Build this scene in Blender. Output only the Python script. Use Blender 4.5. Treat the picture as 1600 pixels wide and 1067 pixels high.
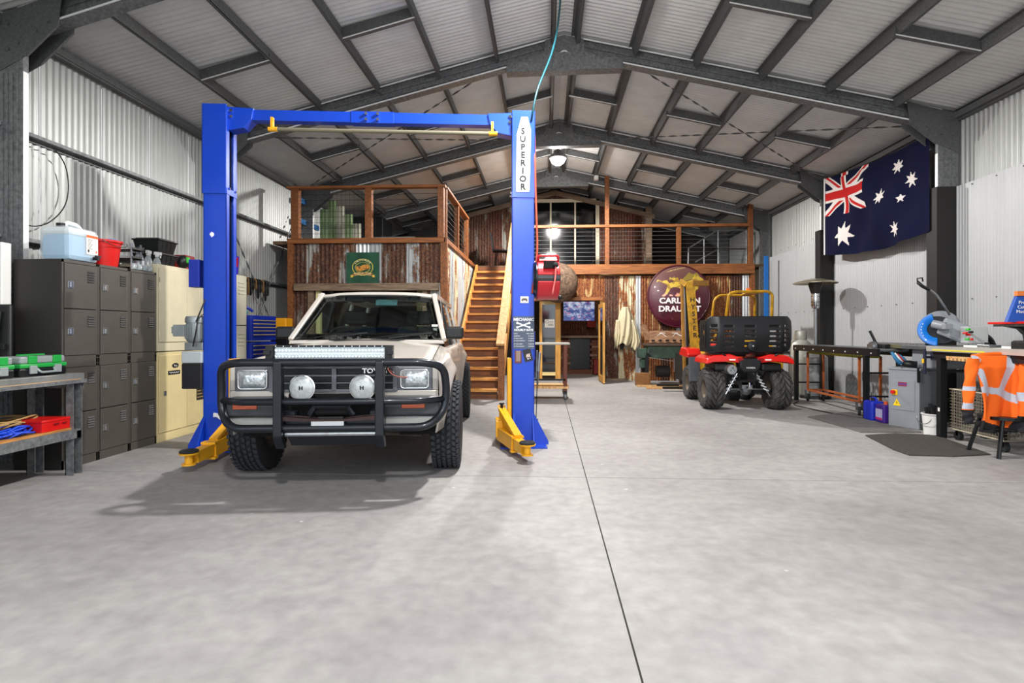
import bpy, bmesh, math, random
from mathutils import Vector, Matrix, Euler, noise
random.seed(7)
PI = math.pi
S = bpy.context.scene
for o in list(bpy.data.objects): bpy.data.objects.remove(o, do_unlink=True)
COL = S.collection

# ---------------------------------------------------------------- camera
H = 1.2; YAW = math.radians(2.8); F = 860.0
cam = bpy.data.cameras.new('camera'); cam.sensor_width = 36; cam.lens = F/1600*36
cam.shift_x = -11/1600; cam.shift_y = -15.5/1600; cam.clip_start = .05
co = bpy.data.objects.new('camera', cam); COL.objects.link(co)
co.location = (0, 0, H); co.rotation_euler = (PI/2, 0, YAW); S.camera = co

# ---------------------------------------------------------------- light and exposure
w = bpy.data.worlds.new('sky'); S.world = w; w.use_nodes = True
w.node_tree.nodes['Background'].inputs[0].default_value = (.86, .93, 1, 1)
w.node_tree.nodes['Background'].inputs[1].default_value = 2.75
S.view_settings.view_transform = 'Standard'; S.view_settings.look = 'None'
S.view_settings.exposure = 0.0; S.view_settings.gamma = 1; S.view_settings.use_curve_mapping = False
LAMPS = [(.25, 11.6, 4.86, 560), (.25, 4.9, 4.86, 480), (.25, -.9, 4.86, 400)]     # high bay lamps under the ridge: x, y, z, watts
for i, (x, y, z, p) in enumerate(LAMPS):  # last lamp is unseen, added along the row to light the near floor
    l = bpy.data.lights.new('lamp_light', 'SPOT'); l.energy = p*2.1; l.shadow_soft_size = .12; l.spot_size = math.radians(179); l.spot_blend = .3
    l.color = (1, .975, .94)
    o = bpy.data.objects.new('lamp_light', l); COL.objects.link(o); o.location = (x, y, z-.24)
    g_ = bpy.data.lights.new('lamp_glow', 'POINT'); g_.energy = p*.09; g_.shadow_soft_size = .12; g_.color = l.color       # the dome's sideways and upward spill
    o = bpy.data.objects.new('lamp_glow', g_); COL.objects.link(o); o.location = (x, y, z-.32)

# ---------------------------------------------------------------- helpers
def C(h, a=1.0):
    h = h.lstrip('#'); v = [int(h[i:i+2], 16)/255 for i in (0, 2, 4)]
    return tuple(((c/12.92) if c <= .04045 else ((c+.055)/1.055)**2.4) for c in v) + (a,)
_c, _s = math.cos(YAW), math.sin(YAW)
def _ray(px, py):
    u = (px-811)/F; return (u*_c-_s, u*_s+_c, -(py-518)/F)
def at(px, py, Y):                       # measured point on the plane y = Y
    r = _ray(px, py); t = Y/r[1]; return Vector((r[0]*t, Y, H+r[2]*t))
def atx(px, py, X):                      # measured point on the plane x = X
    r = _ray(px, py); t = X/r[0]; return Vector((X, r[1]*t, H+r[2]*t))

class MB:
    def __init__(s): s.v = []; s.f = []; s.m = []; s.mi = 0
    def add(s, vs, fs, T=None):
        n = len(s.v)
        s.v += [tuple(T @ Vector(p)) for p in vs] if T is not None else [tuple(p) for p in vs]
        s.f += [tuple(i+n for i in f) for f in fs]; s.m += [s.mi]*len(fs); return s
    def box(s, c, d, rot=None):
        T = Matrix.Translation(c)
        if rot is not None: T = T @ (Euler(rot).to_matrix().to_4x4() if not isinstance(rot, Matrix) else rot.to_4x4())
        x, y, z = d[0]/2, d[1]/2, d[2]/2
        return s.add([(-x,-y,-z),(x,-y,-z),(x,y,-z),(-x,y,-z),(-x,-y,z),(x,-y,z),(x,y,z),(-x,y,z)],
                     [(0,3,2,1),(4,5,6,7),(0,1,5,4),(1,2,6,5),(2,3,7,6),(3,0,4,7)], T)
    def bb(s, a, b):                       # box by two corners
        return s.box([(a[i]+b[i])/2 for i in range(3)], [abs(b[i]-a[i]) for i in range(3)])
    def bar(s, p, q, w, h, up=(0,0,1), off=(0,0)):     # box from p to q; w across, h along up
        p, q = Vector(p), Vector(q); d = (q-p); L = d.length; d.normalize()
        u = Vector(up); x = d.cross(u)
        if x.length < 1e-5: x = d.cross(Vector((1,0,0)))
        x.normalize(); u = x.cross(d).normalized()
        R = Matrix((x, d, u)).transposed().to_4x4()
        return s.add([(off[0]+a*w/2, b*L, off[1]+c*h/2) for a, b, c in ((-1,0,-1),(1,0,-1),(1,1,-1),(-1,1,-1),(-1,0,1),(1,0,1),(1,1,1),(-1,1,1))],
                     [(0,3,2,1),(4,5,6,7),(0,1,5,4),(1,2,6,5),(2,3,7,6),(3,0,4,7)], Matrix.Translation(p) @ R)
    def prism(s, poly, a, b, axis='y'):    # polygon (2D) extruded along axis from a to b
        n = len(poly)
        def P(p, t): return {'y': (p[0], t, p[1]), 'x': (t, p[0], p[1]), 'z': (p[0], p[1], t)}[axis]
        return s.add([P(p, a) for p in poly]+[P(p, b) for p in poly],
                     [tuple(range(n-1, -1, -1)), tuple(range(n, 2*n))]+[(i, (i+1)%n, n+(i+1)%n, n+i) for i in range(n)])
    def tube(s, pts, r, n=8, closed=False, caps=True):
        pts = [Vector(p) for p in pts]; N = len(pts); rings = []; x = None
        rr = r if isinstance(r, (list, tuple)) else [r]*N
        for i in range(N):
            a = pts[(i-1) % N] if (closed or i) else pts[i]; b = pts[(i+1) % N] if (closed or i < N-1) else pts[i]
            t = (b-a).normalized()
            if x is None: x = t.cross(Vector((0,0,1)) if abs(t.z) < .9 else Vector((1,0,0))).normalized()
            else: x = (x - t*x.dot(t)).normalized()
            y = t.cross(x)
            rings.append([pts[i]+(x*math.cos(2*PI*k/n)+y*math.sin(2*PI*k/n))*rr[i] for k in range(n)])
        fs = []
        for i in range(N if closed else N-1):
            j = (i+1) % N
            fs += [(i*n+k, i*n+(k+1)%n, j*n+(k+1)%n, j*n+k) for k in range(n)]
        if not closed and caps: fs += [tuple(range(n-1, -1, -1)), tuple((N-1)*n+k for k in range(n))]
        return s.add([p for g in rings for p in g], fs)
    def cyl(s, p, q, r, n=16, r2=None): return s.tube([p, q], [r, r if r2 is None else r2], n)
    def lathe(s, prof, n=24, T=None, caps=True):        # prof: (r, z) revolved about z
        vs = [(r*math.cos(2*PI*k/n), r*math.sin(2*PI*k/n), z) for r, z in prof for k in range(n)]
        fs = [(i*n+k, i*n+(k+1)%n, (i+1)*n+(k+1)%n, (i+1)*n+k) for i in range(len(prof)-1) for k in range(n)]
        if caps: fs += [tuple(range(n-1, -1, -1)), tuple((len(prof)-1)*n+k for k in range(n))]
        return s.add(vs, fs, T)
    def grid(s, fn, nu, nv, T=None):       # fn(u,v) -> point
        vs = [fn(i/nu, j/nv) for j in range(nv+1) for i in range(nu+1)]
        fs = [(j*(nu+1)+i, j*(nu+1)+i+1, (j+1)*(nu+1)+i+1, (j+1)*(nu+1)+i) for j in range(nv) for i in range(nu)]
        return s.add(vs, fs, T)
    def sphere(s, c, r, n=16, m=10, sc=(1,1,1)):
        prof = [(max(1e-4, math.sin(PI*i/m))*r, -math.cos(PI*i/m)*r) for i in range(m+1)]
        return s.lathe(prof, n, Matrix.Translation(c) @ Matrix.Diagonal((*sc, 1)))

def fillet(pts, r, n=5, closed=False):
    pts = [Vector(p) for p in pts]; out = []; N = len(pts)
    for i, p in enumerate(pts):
        if not closed and i in (0, N-1): out.append(p); continue
        a, b = pts[i-1]-p, pts[(i+1) % N]-p
        rr = min(r, a.length*.49, b.length*.49); A, B = p+a.normalized()*rr, p+b.normalized()*rr
        for k in range(n+1):
            t = k/n; out.append(A*(1-t)**2+p*2*t*(1-t)+B*t*t)
    return out
def RX(a): return Matrix.Rotation(a, 4, 'X')
def RY(a): return Matrix.Rotation(a, 4, 'Y')
def RZ(a): return Matrix.Rotation(a, 4, 'Z')
def TR(*a): return Matrix.Translation(a)

def props(o, label=None, cat=None, group=None, kind=None):
    if label: o['label'] = label
    if cat: o['category'] = cat
    if group: o['group'] = group
    if kind: o['kind'] = kind
    return o
def T(name, label, cat, loc=(0,0,0), rz=0, group=None, kind=None):
    o = bpy.data.objects.new(name, None); COL.objects.link(o); o.empty_display_size = .1
    o.location = loc; o.rotation_euler = (0, 0, rz); return props(o, label, cat, group, kind)
def mesh_of(mb, mats, smooth=False, fix=False):
    me = bpy.data.meshes.new('m'); me.from_pydata(mb.v, [], mb.f); me.update()
    for m in (mats if isinstance(mats, (list, tuple)) else [mats]): me.materials.append(m)
    if any(mb.m): me.polygons.foreach_set('material_index', mb.m)
    if smooth:
        try: me.shade_smooth()
        except Exception: pass
        if smooth is not True:
            try: me.set_sharp_from_angle(angle=math.radians(smooth))
            except Exception: pass
    if fix:
        bm = bmesh.new(); bm.from_mesh(me); bmesh.ops.recalc_face_normals(bm, faces=bm.faces); bm.to_mesh(me); bm.free()
    return me
def O(name, mb, mats, par=None, smooth=False, bevel=0, world=False, loc=None, rot=None, label=None, cat=None, group=None, kind=None, sub=0, solid=0, fix=False):
    me = mb if isinstance(mb, bpy.types.Mesh) else mesh_of(mb, mats, smooth, fix)
    o = bpy.data.objects.new(name, me); COL.objects.link(o)
    if par is not None:
        o.parent = par
        if world:
            M = Matrix.Translation(par.location) @ par.rotation_euler.to_matrix().to_4x4()
            if par.parent is not None: M = Matrix.Translation(par.parent.location) @ par.parent.rotation_euler.to_matrix().to_4x4() @ M
            o.matrix_parent_inverse = M.inverted()
    if loc is not None: o.location = loc
    if rot is not None: o.rotation_euler = rot
    if solid: m = o.modifiers.new('s', 'SOLIDIFY'); m.thickness = solid; m.offset = 0
    if sub: m = o.modifiers.new('u', 'SUBSURF'); m.levels = sub; m.render_levels = sub
    if bevel: m = o.modifiers.new('b', 'BEVEL'); m.width = bevel; m.segments = 2; m.limit_method = 'ANGLE'
    return props(o, label, cat, group, kind)
def text(body, size, loc, rot, m, par=None, name='lettering', ext=.0015, xs=1.0, space=1.0, line=1.0, bold=0, align='CENTER', label=None):
    cu = bpy.data.curves.new('t', 'FONT'); cu.body = body; cu.size = size; cu.extrude = ext; cu.align_x = align; cu.align_y = 'CENTER'
    cu.space_character = space; cu.space_line = line; cu.offset = bold; cu.resolution_u = 3
    cu.materials.append(m); tmp = bpy.data.objects.new('tmp', cu)
    me = bpy.data.meshes.new_from_object(tmp); bpy.data.objects.remove(tmp); bpy.data.curves.remove(cu)
    o = bpy.data.objects.new(name, me); COL.objects.link(o); o.parent = par
    o.location = loc; o.rotation_euler = rot; o.scale = (xs, 1, 1)
    return props(o, label)

_mats = {}
def mat(name, col, rough=.5, metal=0, var=0, scale=6, bump=0, bscale=60, coat=0, emit=0, alpha=1, trans=0, stretch=(1,1,1), ior=1.45, dark=None):
    if name in _mats: return _mats[name]
    m = bpy.data.materials.new(name); m.use_nodes = True; nt = m.node_tree; N = nt.nodes; L = nt.links
    b = N['Principled BSDF']; col = C(col) if isinstance(col, str) else col
    b.inputs['Base Color'].default_value = col; b.inputs['Roughness'].default_value = rough; b.inputs['Metallic'].default_value = metal
    b.inputs['Coat Weight'].default_value = coat; b.inputs['Coat Roughness'].default_value = .08; b.inputs['IOR'].default_value = ior
    if trans: b.inputs['Transmission Weight'].default_value = trans
    if emit: b.inputs['Emission Color'].default_value = col; b.inputs['Emission Strength'].default_value = emit
    if alpha < 1: b.inputs['Alpha'].default_value = alpha
    if var or bump:
        tc = N.new('ShaderNodeTexCoord'); mp = N.new('ShaderNodeMapping'); L.new(tc.outputs['Object'], mp.inputs[0]); mp.inputs['Scale'].default_value = stretch
    if var:
        n = N.new('ShaderNodeTexNoise'); n.inputs['Scale'].default_value = scale; n.inputs['Detail'].default_value = 6; n.inputs['Roughness'].default_value = .65; L.new(mp.outputs[0], n.inputs[0])
        r = N.new('ShaderNodeValToRGB'); r.color_ramp.elements[0].position = .3; r.color_ramp.elements[1].position = .7
        d = C(dark) if dark else tuple(max(0, c*(1-var)) for c in col[:3])+(1,)
        r.color_ramp.elements[0].color = d; r.color_ramp.elements[1].color = tuple(min(1, c*(1+var*.5)) for c in col[:3])+(1,)
        L.new(n.outputs[0], r.inputs[0]); L.new(r.outputs[0], b.inputs['Base Color'])
    if bump:
        n2 = N.new('ShaderNodeTexNoise'); n2.inputs['Scale'].default_value = bscale; n2.inputs['Detail'].default_value = 4; L.new(mp.outputs[0], n2.inputs[0])
        bp = N.new('ShaderNodeBump'); bp.inputs['Strength'].default_value = bump; bp.inputs['Distance'].default_value = .01
        L.new(n2.outputs[0], bp.inputs['Height']); L.new(bp.outputs[0], b.inputs['Normal'])
    _mats[name] = m; return m
def printed(name, rough=.5, emit=0, coat=0):
    if name in _mats: return _mats[name]
    m = bpy.data.materials.new(name); m.use_nodes = True; nt = m.node_tree; b = nt.nodes['Principled BSDF']
    a = nt.nodes.new('ShaderNodeVertexColor'); a.layer_name = 'Col'; nt.links.new(a.outputs[0], b.inputs['Base Color'])
    b.inputs['Roughness'].default_value = rough; b.inputs['Coat Weight'].default_value = coat
    if rough > .9: b.inputs['Specular IOR Level'].default_value = .1
    if emit: nt.links.new(a.outputs[0], b.inputs['Emission Color']); b.inputs['Emission Strength'].default_value = emit
    _mats[name] = m; return m
def printgrid(name, fn, colfn, nu, nv, m, par=None, smooth=True, **k):   # surface fn(u,v) whose flat print is colfn(u,v)
    mb = MB().grid(fn, nu, nv); me = mesh_of(mb, m, smooth)
    ca = me.color_attributes.new('Col', 'FLOAT_COLOR', 'CORNER'); d = []
    for j in range(nv):
        for i in range(nu):
            c = colfn((i+.5)/nu, (j+.5)/nv); c = C(c) if isinstance(c, str) else c
            d += list(c)*4
    ca.data.foreach_set('color', d)
    return O(name, me, None, par, **k)
def wood(name, a, b, stretch=(1,1,14), scale=5, rough=.6, rnd=True):
    if name in _mats: return _mats[name]
    m = bpy.data.materials.new(name); m.use_nodes = True; nt = m.node_tree; N = nt.nodes; L = nt.links; bs = N['Principled BSDF']
    tc = N.new('ShaderNodeTexCoord'); mp = N.new('ShaderNodeMapping'); mp.inputs['Scale'].default_value = stretch
    oi = N.new('ShaderNodeObjectInfo'); ad = N.new('ShaderNodeVectorMath'); ad.operation = 'ADD'
    mu = N.new('ShaderNodeVectorMath'); mu.operation = 'SCALE'; mu.inputs[3].default_value = 17; cx = N.new('ShaderNodeCombineXYZ')
    for i in range(3): L.new(oi.outputs['Random'], cx.inputs[i])
    L.new(cx.outputs[0], mu.inputs[0]); L.new(tc.outputs['Object'], mp.inputs[0]); L.new(mp.outputs[0], ad.inputs[0]); L.new(mu.outputs[0], ad.inputs[1])
    n = N.new('ShaderNodeTexNoise'); n.inputs['Scale'].default_value = scale; n.inputs['Detail'].default_value = 7; n.inputs['Distortion'].default_value = .6; L.new(ad.outputs[0], n.inputs[0])
    r = N.new('ShaderNodeValToRGB'); r.color_ramp.elements[0].position = .32; r.color_ramp.elements[1].position = .68
    r.color_ramp.elements[0].color = C(a); r.color_ramp.elements[1].color = C(b); L.new(n.outputs[0], r.inputs[0]); L.new(r.outputs[0], bs.inputs['Base Color'])
    bs.inputs['Roughness'].default_value = rough
    bp = N.new('ShaderNodeBump'); bp.inputs['Strength'].default_value = .25; bp.inputs['Distance'].default_value = .004; L.new(n.outputs[0], bp.inputs['Height']); L.new(bp.outputs[0], bs.inputs['Normal'])
    _mats[name] = m; return m
def rust(name, amount, zinc, r1, r2, r3, sc=2.2):       # weathered sheet: zinc or paint below, rust in patches that run down the sheet
    if name in _mats: return _mats[name]
    m = bpy.data.materials.new(name); m.use_nodes = True; nt = m.node_tree; N = nt.nodes; L = nt.links; bs = N['Principled BSDF']
    tc = N.new('ShaderNodeTexCoord'); oi = N.new('ShaderNodeObjectInfo'); cx = N.new('ShaderNodeCombineXYZ')
    for i in range(3): L.new(oi.outputs['Random'], cx.inputs[i])
    mu = N.new('ShaderNodeVectorMath'); mu.operation = 'SCALE'; mu.inputs[3].default_value = 37; L.new(cx.outputs[0], mu.inputs[0])
    ad = N.new('ShaderNodeVectorMath'); ad.operation = 'ADD'; L.new(tc.outputs['Object'], ad.inputs[0]); L.new(mu.outputs[0], ad.inputs[1])
    def nz(st, s, det=8):
        mp = N.new('ShaderNodeMapping'); mp.inputs['Scale'].default_value = st; L.new(ad.outputs[0], mp.inputs[0])
        n = N.new('ShaderNodeTexNoise'); n.inputs['Scale'].default_value = s; n.inputs['Detail'].default_value = det; n.inputs['Roughness'].default_value = .6; L.new(mp.outputs[0], n.inputs[0]); return n
    a = nz((2.6, 1, .55), sc); b = nz((1, 1, 1), 26); c = nz((9, 1, .4), 3)
    mix = N.new('ShaderNodeMath'); mix.operation = 'MULTIPLY_ADD'; L.new(b.outputs[0], mix.inputs[0]); mix.inputs[1].default_value = .28; L.new(a.outputs[0], mix.inputs[2])
    mk = N.new('ShaderNodeMapRange'); t = .64+(.5-amount)*.42; mk.inputs[1].default_value = t-.03; mk.inputs[2].default_value = t+.03; L.new(mix.outputs[0], mk.inputs[0])
    rr = N.new('ShaderNodeValToRGB'); e = rr.color_ramp.elements; e[0].position = .36; e[0].color = C(r1); e[1].position = .64; e[1].color = C(r3)
    x = e.new(.5); x.color = C(r2); L.new(b.outputs[0], rr.inputs[0])
    zr = N.new('ShaderNodeValToRGB'); z = zr.color_ramp.elements; z[0].position = .35; z[0].color = tuple(v*.6 for v in C(zinc)[:3])+(1,); z[1].position = .6; z[1].color = C(zinc); L.new(c.outputs[0], zr.inputs[0])
    mx = N.new('ShaderNodeMix'); mx.data_type = 'RGBA'; L.new(mk.outputs[0], mx.inputs[0]); L.new(zr.outputs[0], mx.inputs[6]); L.new(rr.outputs[0], mx.inputs[7]); L.new(mx.outputs[2], bs.inputs['Base Color'])
    bs.inputs['Roughness'].default_value = .75; bs.inputs['Metallic'].default_value = .05
    _mats[name] = m; return m

# ---------------------------------------------------------------- materials
ZINC = mat('zincalume sheet', '#a9aba9', .45, .3, var=.16, scale=3, stretch=(1,1,.3))
CEIL = mat('zincalume roof underside', '#d6d7d6', .6, .05, var=.12, scale=2.5)
CREAM_SHEET = mat('cream wall sheet', '#c9c8b4', .5, .1, var=.1, scale=3)
LINING = mat('wall lining sheet', '#b3b5b7', .5, .2, var=.08, scale=3, stretch=(1,1,.3))
GALV = mat('galvanised steel', '#7c7e7f', .5, .3, var=.35, scale=26, dark='#55585a')
GALVD = mat('dark galvanised plate', '#616364', .55, .2, var=.35, scale=40)
GALV_LIT = mat('lit galvanised lip', '#eceeee', .45, .15)  # pale tone paints the lamps' highlight onto the steel lips
STEEL = mat('plain steel', '#9da0a2', .35, .85, var=.2, scale=20)
CHROME = mat('chrome', '#e0e2e4', .12, 1)
BLACK = mat('black plastic', '#141516', .45)
BLACKM = mat('black painted steel', '#17191b', .4, .2)
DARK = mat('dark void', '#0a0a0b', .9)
RUBBER = mat('rubber', '#222325', .8, var=.3, scale=30, bump=.2)
BLUE = mat('lift blue paint', '#0c40bb', .32, .1, var=.06, scale=3, coat=.35)
BLUED = mat('deep blue paint', '#0f2a96', .4)
YEL = mat('lift yellow paint', '#e8a81c', .45, var=.14, scale=12)
WHITE = mat('white', '#e6e6e2', .5)
PAPER = mat('paper', '#ece9e2', .8)
RED = mat('red plastic', '#cc1512', .4)
TIMB = wood('jarrah deck timber', '#5f3417', '#935829', (14,1,14), 2.2)
TIMBX = wood('jarrah rail', '#683919', '#9c5f2b', (1.2,14,14), 2.2)
STAIRW = wood('stair timber', '#a8682b', '#d49a4e', (1.4,12,12), 2.4)
STAIRR = wood('stair riser timber', '#54301a', '#7c4a25', (1.4,12,12), 2.4)
PALEW = wood('pale pine', '#b9834a', '#ddb47c', (10,10,1.2), 2.4)
OLDW = wood('weathered timber', '#5b4938', '#8d7760', (1.2,12,12), 3)
RH = rust('rust heavy', .8, '#857f76', '#2b1710', '#4a2a1b', '#6b4730')
RM = rust('rust medium', .55, '#9c9a92', '#331a11', '#54301f', '#7a5538')
RL = rust('rust light', .32, '#a9aeb0', '#382014', '#5a3624', '#876648')
RC = rust('rust on cream', .5, '#cfc4a2', '#4c2210', '#79401b', '#a36a38', 3.4)
RO = rust('rust orange', .74, '#b99a68', '#4a200f', '#713a17', '#95602d', 4)
ZCLEAN = mat('clean old zinc', '#c9ccce', .4, .5, var=.12, scale=6)
# ================================================================ the shed
XL, XR, XC, ZE, ZR = -5.05, 5.5, .25, 4.12, 5.3
Y0, Y1 = -1.6, 17.0
FR = [-1.6, 1.35, 4.525, 7.65, 10.75, 13.75, 16.85]
SLL = math.atan2(ZR-ZE, XC-XL); SLR = math.atan2(ZR-ZE, XR-XC)
_cm = {}
def corr(w, h, m, pitch=.076, amp=.0095, per=6):          # one corrugated sheet: x 0..w, z 0..h, waves in y
    k = (round(w, 3), round(h, 3), m.name, amp, pitch)
    if k not in _cm:
        n = max(2, int(w/pitch*per))
        _cm[k] = mesh_of(MB().grid(lambda u, v: (u*w, amp*math.sin(2*PI*u*w/pitch), v*h), n, 1), m, True)
    return _cm[k]
def concrete():
    m = bpy.data.materials.new('concrete slab'); m.use_nodes = True; nt = m.node_tree; N = nt.nodes; L = nt.links; b = N['Principled BSDF']
    tc = N.new('ShaderNodeTexCoord')
    def nz(s, st=(1,1,1), det=6, dist=0):
        mp = N.new('ShaderNodeMapping'); mp.inputs['Scale'].default_value = st; L.new(tc.outputs['Object'], mp.inputs[0])
        n = N.new('ShaderNodeTexNoise'); n.inputs['Scale'].default_value = s; n.inputs['Detail'].default_value = det; n.inputs['Distortion'].default_value = dist; L.new(mp.outputs[0], n.inputs[0]); return n
    a = nz(.45, det=3, dist=.3); c = nz(11, det=10); d = nz(2.2, (1, 1.6, 1), 8, .5)
    r = N.new('ShaderNodeValToRGB'); e = r.color_ramp.elements; e[0].position = .3; e[0].color = C('#898685'); e[1].position = .7; e[1].color = C('#a5a3a1'); L.new(a.outputs[0], r.inputs[0])
    r2 = N.new('ShaderNodeValToRGB'); e = r2.color_ramp.elements; e[0].position = .3; e[0].color = (.84, .84, .84, 1); e[1].position = .7; e[1].color = (1.07, 1.07, 1.07, 1); L.new(c.outputs[0], r2.inputs[0])
    r3 = N.new('ShaderNodeValToRGB'); e = r3.color_ramp.elements; e[0].position = .33; e[0].color = (.93, .915, .92, 1); e[1].position = .6; e[1].color = (1.03, 1.02, 1.01, 1); L.new(d.outputs[0], r3.inputs[0])
    m1 = N.new('ShaderNodeMix'); m1.data_type = 'RGBA'; m1.blend_type = 'MULTIPLY'; m1.inputs[0].default_value = 1; L.new(r.outputs[0], m1.inputs[6]); L.new(r2.outputs[0], m1.inputs[7])
    m2 = N.new('ShaderNodeMix'); m2.data_type = 'RGBA'; m2.blend_type = 'MULTIPLY'; m2.inputs[0].default_value = 1; L.new(m1.outputs[2], m2.inputs[6]); L.new(r3.outputs[0], m2.inputs[7])
    # pale flecks and small scratches
    v = N.new('ShaderNodeTexVoronoi'); v.inputs['Scale'].default_value = 2.2; v.inputs['Randomness'].default_value = 1; L.new(tc.outputs['Object'], v.inputs[0])
    f = N.new('ShaderNodeMapRange'); f.inputs[1].default_value = .02; f.inputs[2].default_value = .035; f.inputs[3].default_value = .35; f.inputs[4].default_value = 0; L.new(v.outputs['Distance'], f.inputs[0])
    m3 = N.new('ShaderNodeMix'); m3.data_type = 'RGBA'; L.new(f.outputs[0], m3.inputs[0]); L.new(m2.outputs[2], m3.inputs[6]); m3.inputs[7].default_value = (.8, .8, .8, 1)
    L.new(m3.outputs[2], b.inputs['Base Color'])
    rr = N.new('ShaderNodeMapRange'); b.inputs['Specular IOR Level'].default_value = .35; rr.inputs[3].default_value = .55; rr.inputs[4].default_value = .78; L.new(a.outputs[0], rr.inputs[0]); L.new(rr.outputs[0], b.inputs['Roughness'])
    bp = N.new('ShaderNodeBump'); bp.inputs['Strength'].default_value = .12; bp.inputs['Distance'].default_value = .01; L.new(c.outputs[0], bp.inputs['Height']); L.new(bp.outputs[0], b.inputs['Normal'])
    return m
CONC = concrete()
floor = T('floor', 'grey concrete slab floor with saw cut joints', 'floor', kind='structure')
xs = [-12, -.0+.33-5.2, .33, XR+.1]; xs = [XL-.1, .33, XR+.1]; ys = [-3.0, -.05, 4.55, 9.12, 13.6, Y1]
for i in range(2):
    for j in range(5):
        g = .004
        O('slab', MB().bb((xs[i]+(g if i else 0), ys[j]+g, -.12), (xs[i+1]-(0 if i else g), ys[j+1]-g, 0)), CONC, floor)
O('joint_filler', MB().bb((XL, Y0, -.1), (XR, Y1, -.006)), mat('dark joint', '#2c2a28', .9), floor)  # dark base seen through the gaps between slabs
apron = O('ground', MB().bb((-30, -34, -.14), (30, -3.02, -.02)), mat('outside gravel', '#a59f94', .9, var=.2, scale=3), label='pale gravel yard outside the open shed front', cat='ground', kind='structure')

# walls
def wall(name, label, X, ang, z0, z1, m, n0, step=.762, par=None):
    p = par or T(name, label, 'wall', kind='structure')
    y = Y0
    while y < Y1-.05:
        ww = min(step, Y1-y)
        O('wall_sheet', corr(ww, z1-z0, m), None, p, loc=(X, y, z0), rot=(0, 0, PI/2)); y += step
    return p
wl = wall('wall_left', 'corrugated zincalume wall on the left with steel girts', XL, PI/2, 0, ZE+.02, ZINC, 0)
wr = wall('wall_right', 'corrugated zincalume wall on the right with lower lining sheets', XR, PI/2, 0, ZE+.02, ZINC, 0)
MB_g = lambda a, b: MB().bar(a, b, .06, .1)
for z in (.95, 2.06, 3.08):
    mb = MB(); mb.bb((XL+.015, Y0, z-.03), (XL+.023, Y1, z+.05)); mb.bb((XL+.015, Y0, z+.0), (XL+.10, Y1, z+.006)); mb.bb((XL+.094, Y0, z), (XL+.10, Y1, z+.035))
    O('girt', mb, GALV, wl)
for z, m in ((3.55, GALV),):
    mb = MB(); mb.bb((XR-.05, Y0, z-.05), (XR-.02, Y1, z+.05)); 
y = Y0
while y < 13.5:                                      # inner lining sheets between the columns, their tops lapping
    O('lining_sheet', corr(.762, 3.12 if y < 11 else 3.0, LINING, .05, .005), None, wr, loc=(XR-.075, y, 0), rot=(0, 0, PI/2)); y += .762
mb = MB()
for i in range(22):
    for zz in (1.62, 3.08):
        yy = 5.0+i*.38; mb.cyl((XR-.088, yy, zz), (XR-.08, yy, zz), .009, 6)
O('screw', mb, GALVD, wr, kind='stuff')
wb = T('wall_back', 'dark rear gable wall of the shed', 'wall', kind='structure')
RBK = rust('rust dark', .9, '#6b6156', '#2e160d', '#4a2415', '#6b3a20')
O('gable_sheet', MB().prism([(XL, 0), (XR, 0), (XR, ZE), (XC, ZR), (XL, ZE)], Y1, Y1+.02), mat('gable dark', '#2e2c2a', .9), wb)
GREENS = mat('green pale sheet', '#8fa878', .5, .1, var=.3, scale=3)
gx0 = at(500, 350, 11.6).x
for i in range(5):
    O('gable_lining_sheet', corr(.18, [.98, 1.16, 1.04, .86, .66][i], GREENS if i in (0, 1, 3) else CREAM_SHEET), None, wb, loc=(gx0+i*.18, 11.6, 2.85))
O('dark_void_sheet', MB().prism([(at(572, 350, 14.6).x, 2.85), (-2.3, 2.85), (-2.3, 4.35), (at(572, 350, 14.6).x, 3.35)], 14.6, 14.65), DARK, wb)  # added black sheet, paints in the unlit void below the roof

# roof
ceil = T('ceiling', 'pitched roof underside of corrugated sheets on dark steel purlins', 'ceiling', kind='structure')
LW = math.hypot(XC-XL, ZR-ZE)+.05; RW = math.hypot(XR-XC, ZR-ZE)+.05
y = Y0; rmL = None
cl = corr(.762, LW, CEIL, amp=.0125); cr = corr(.762, RW, CEIL, amp=.0125)
def basis(o, x, y, z, loc):
    M = Matrix((x, y, z)).transposed().to_4x4(); M.translation = loc; o.matrix_local = M
while y < Y1-.05:
    o = O('roof_sheet', cl, None, ceil)
    basis(o, Vector((0,1,0)), Vector((math.sin(SLL),0,-math.cos(SLL))), Vector((math.cos(SLL),0,math.sin(SLL)))*-1*-1, Vector((XL, y, ZE+.03)))
    o = O('roof_sheet', cr, None, ceil)
    basis(o, Vector((0,1,0)), Vector((-math.sin(SLR),0,-math.cos(SLR))), Vector((-math.cos(SLR),0,math.sin(SLR))), Vector((XR, y, ZE+.03)))
    y += .762
def zroof(x): return ZE+(ZR-ZE)*((x-XL)/(XC-XL) if x < XC else (XR-x)/(XR-XC))
def purl_mesh(L, d=.13):
    mb = MB(); mb.bb((-.004, 0, -d), (.004, L, 0)); mb.bb((-.045, 0, -.006), (.0, L, 0)); mb.bb((0, 0, -d), (.045, L, -d+.006)); mb.bb((.038, 0, -d), (.045, L, -d+.02)); return mesh_of(mb, GALVD)
_pm = {}
def purlin(x, ya, yb, sgn):
    L = round(yb-ya-.16, 3)
    if L not in _pm: _pm[L] = purl_mesh(L)
    O('purlin', _pm[L], None, ceil, loc=(x, ya+.08+(.066*(XC-x) if x < XC else 0), zroof(x)-.005), rot=(0, sgn*SLL*-1, 0))
PX = [.14, .92, 1.74, 2.61, 3.49, 4.37]
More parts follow.
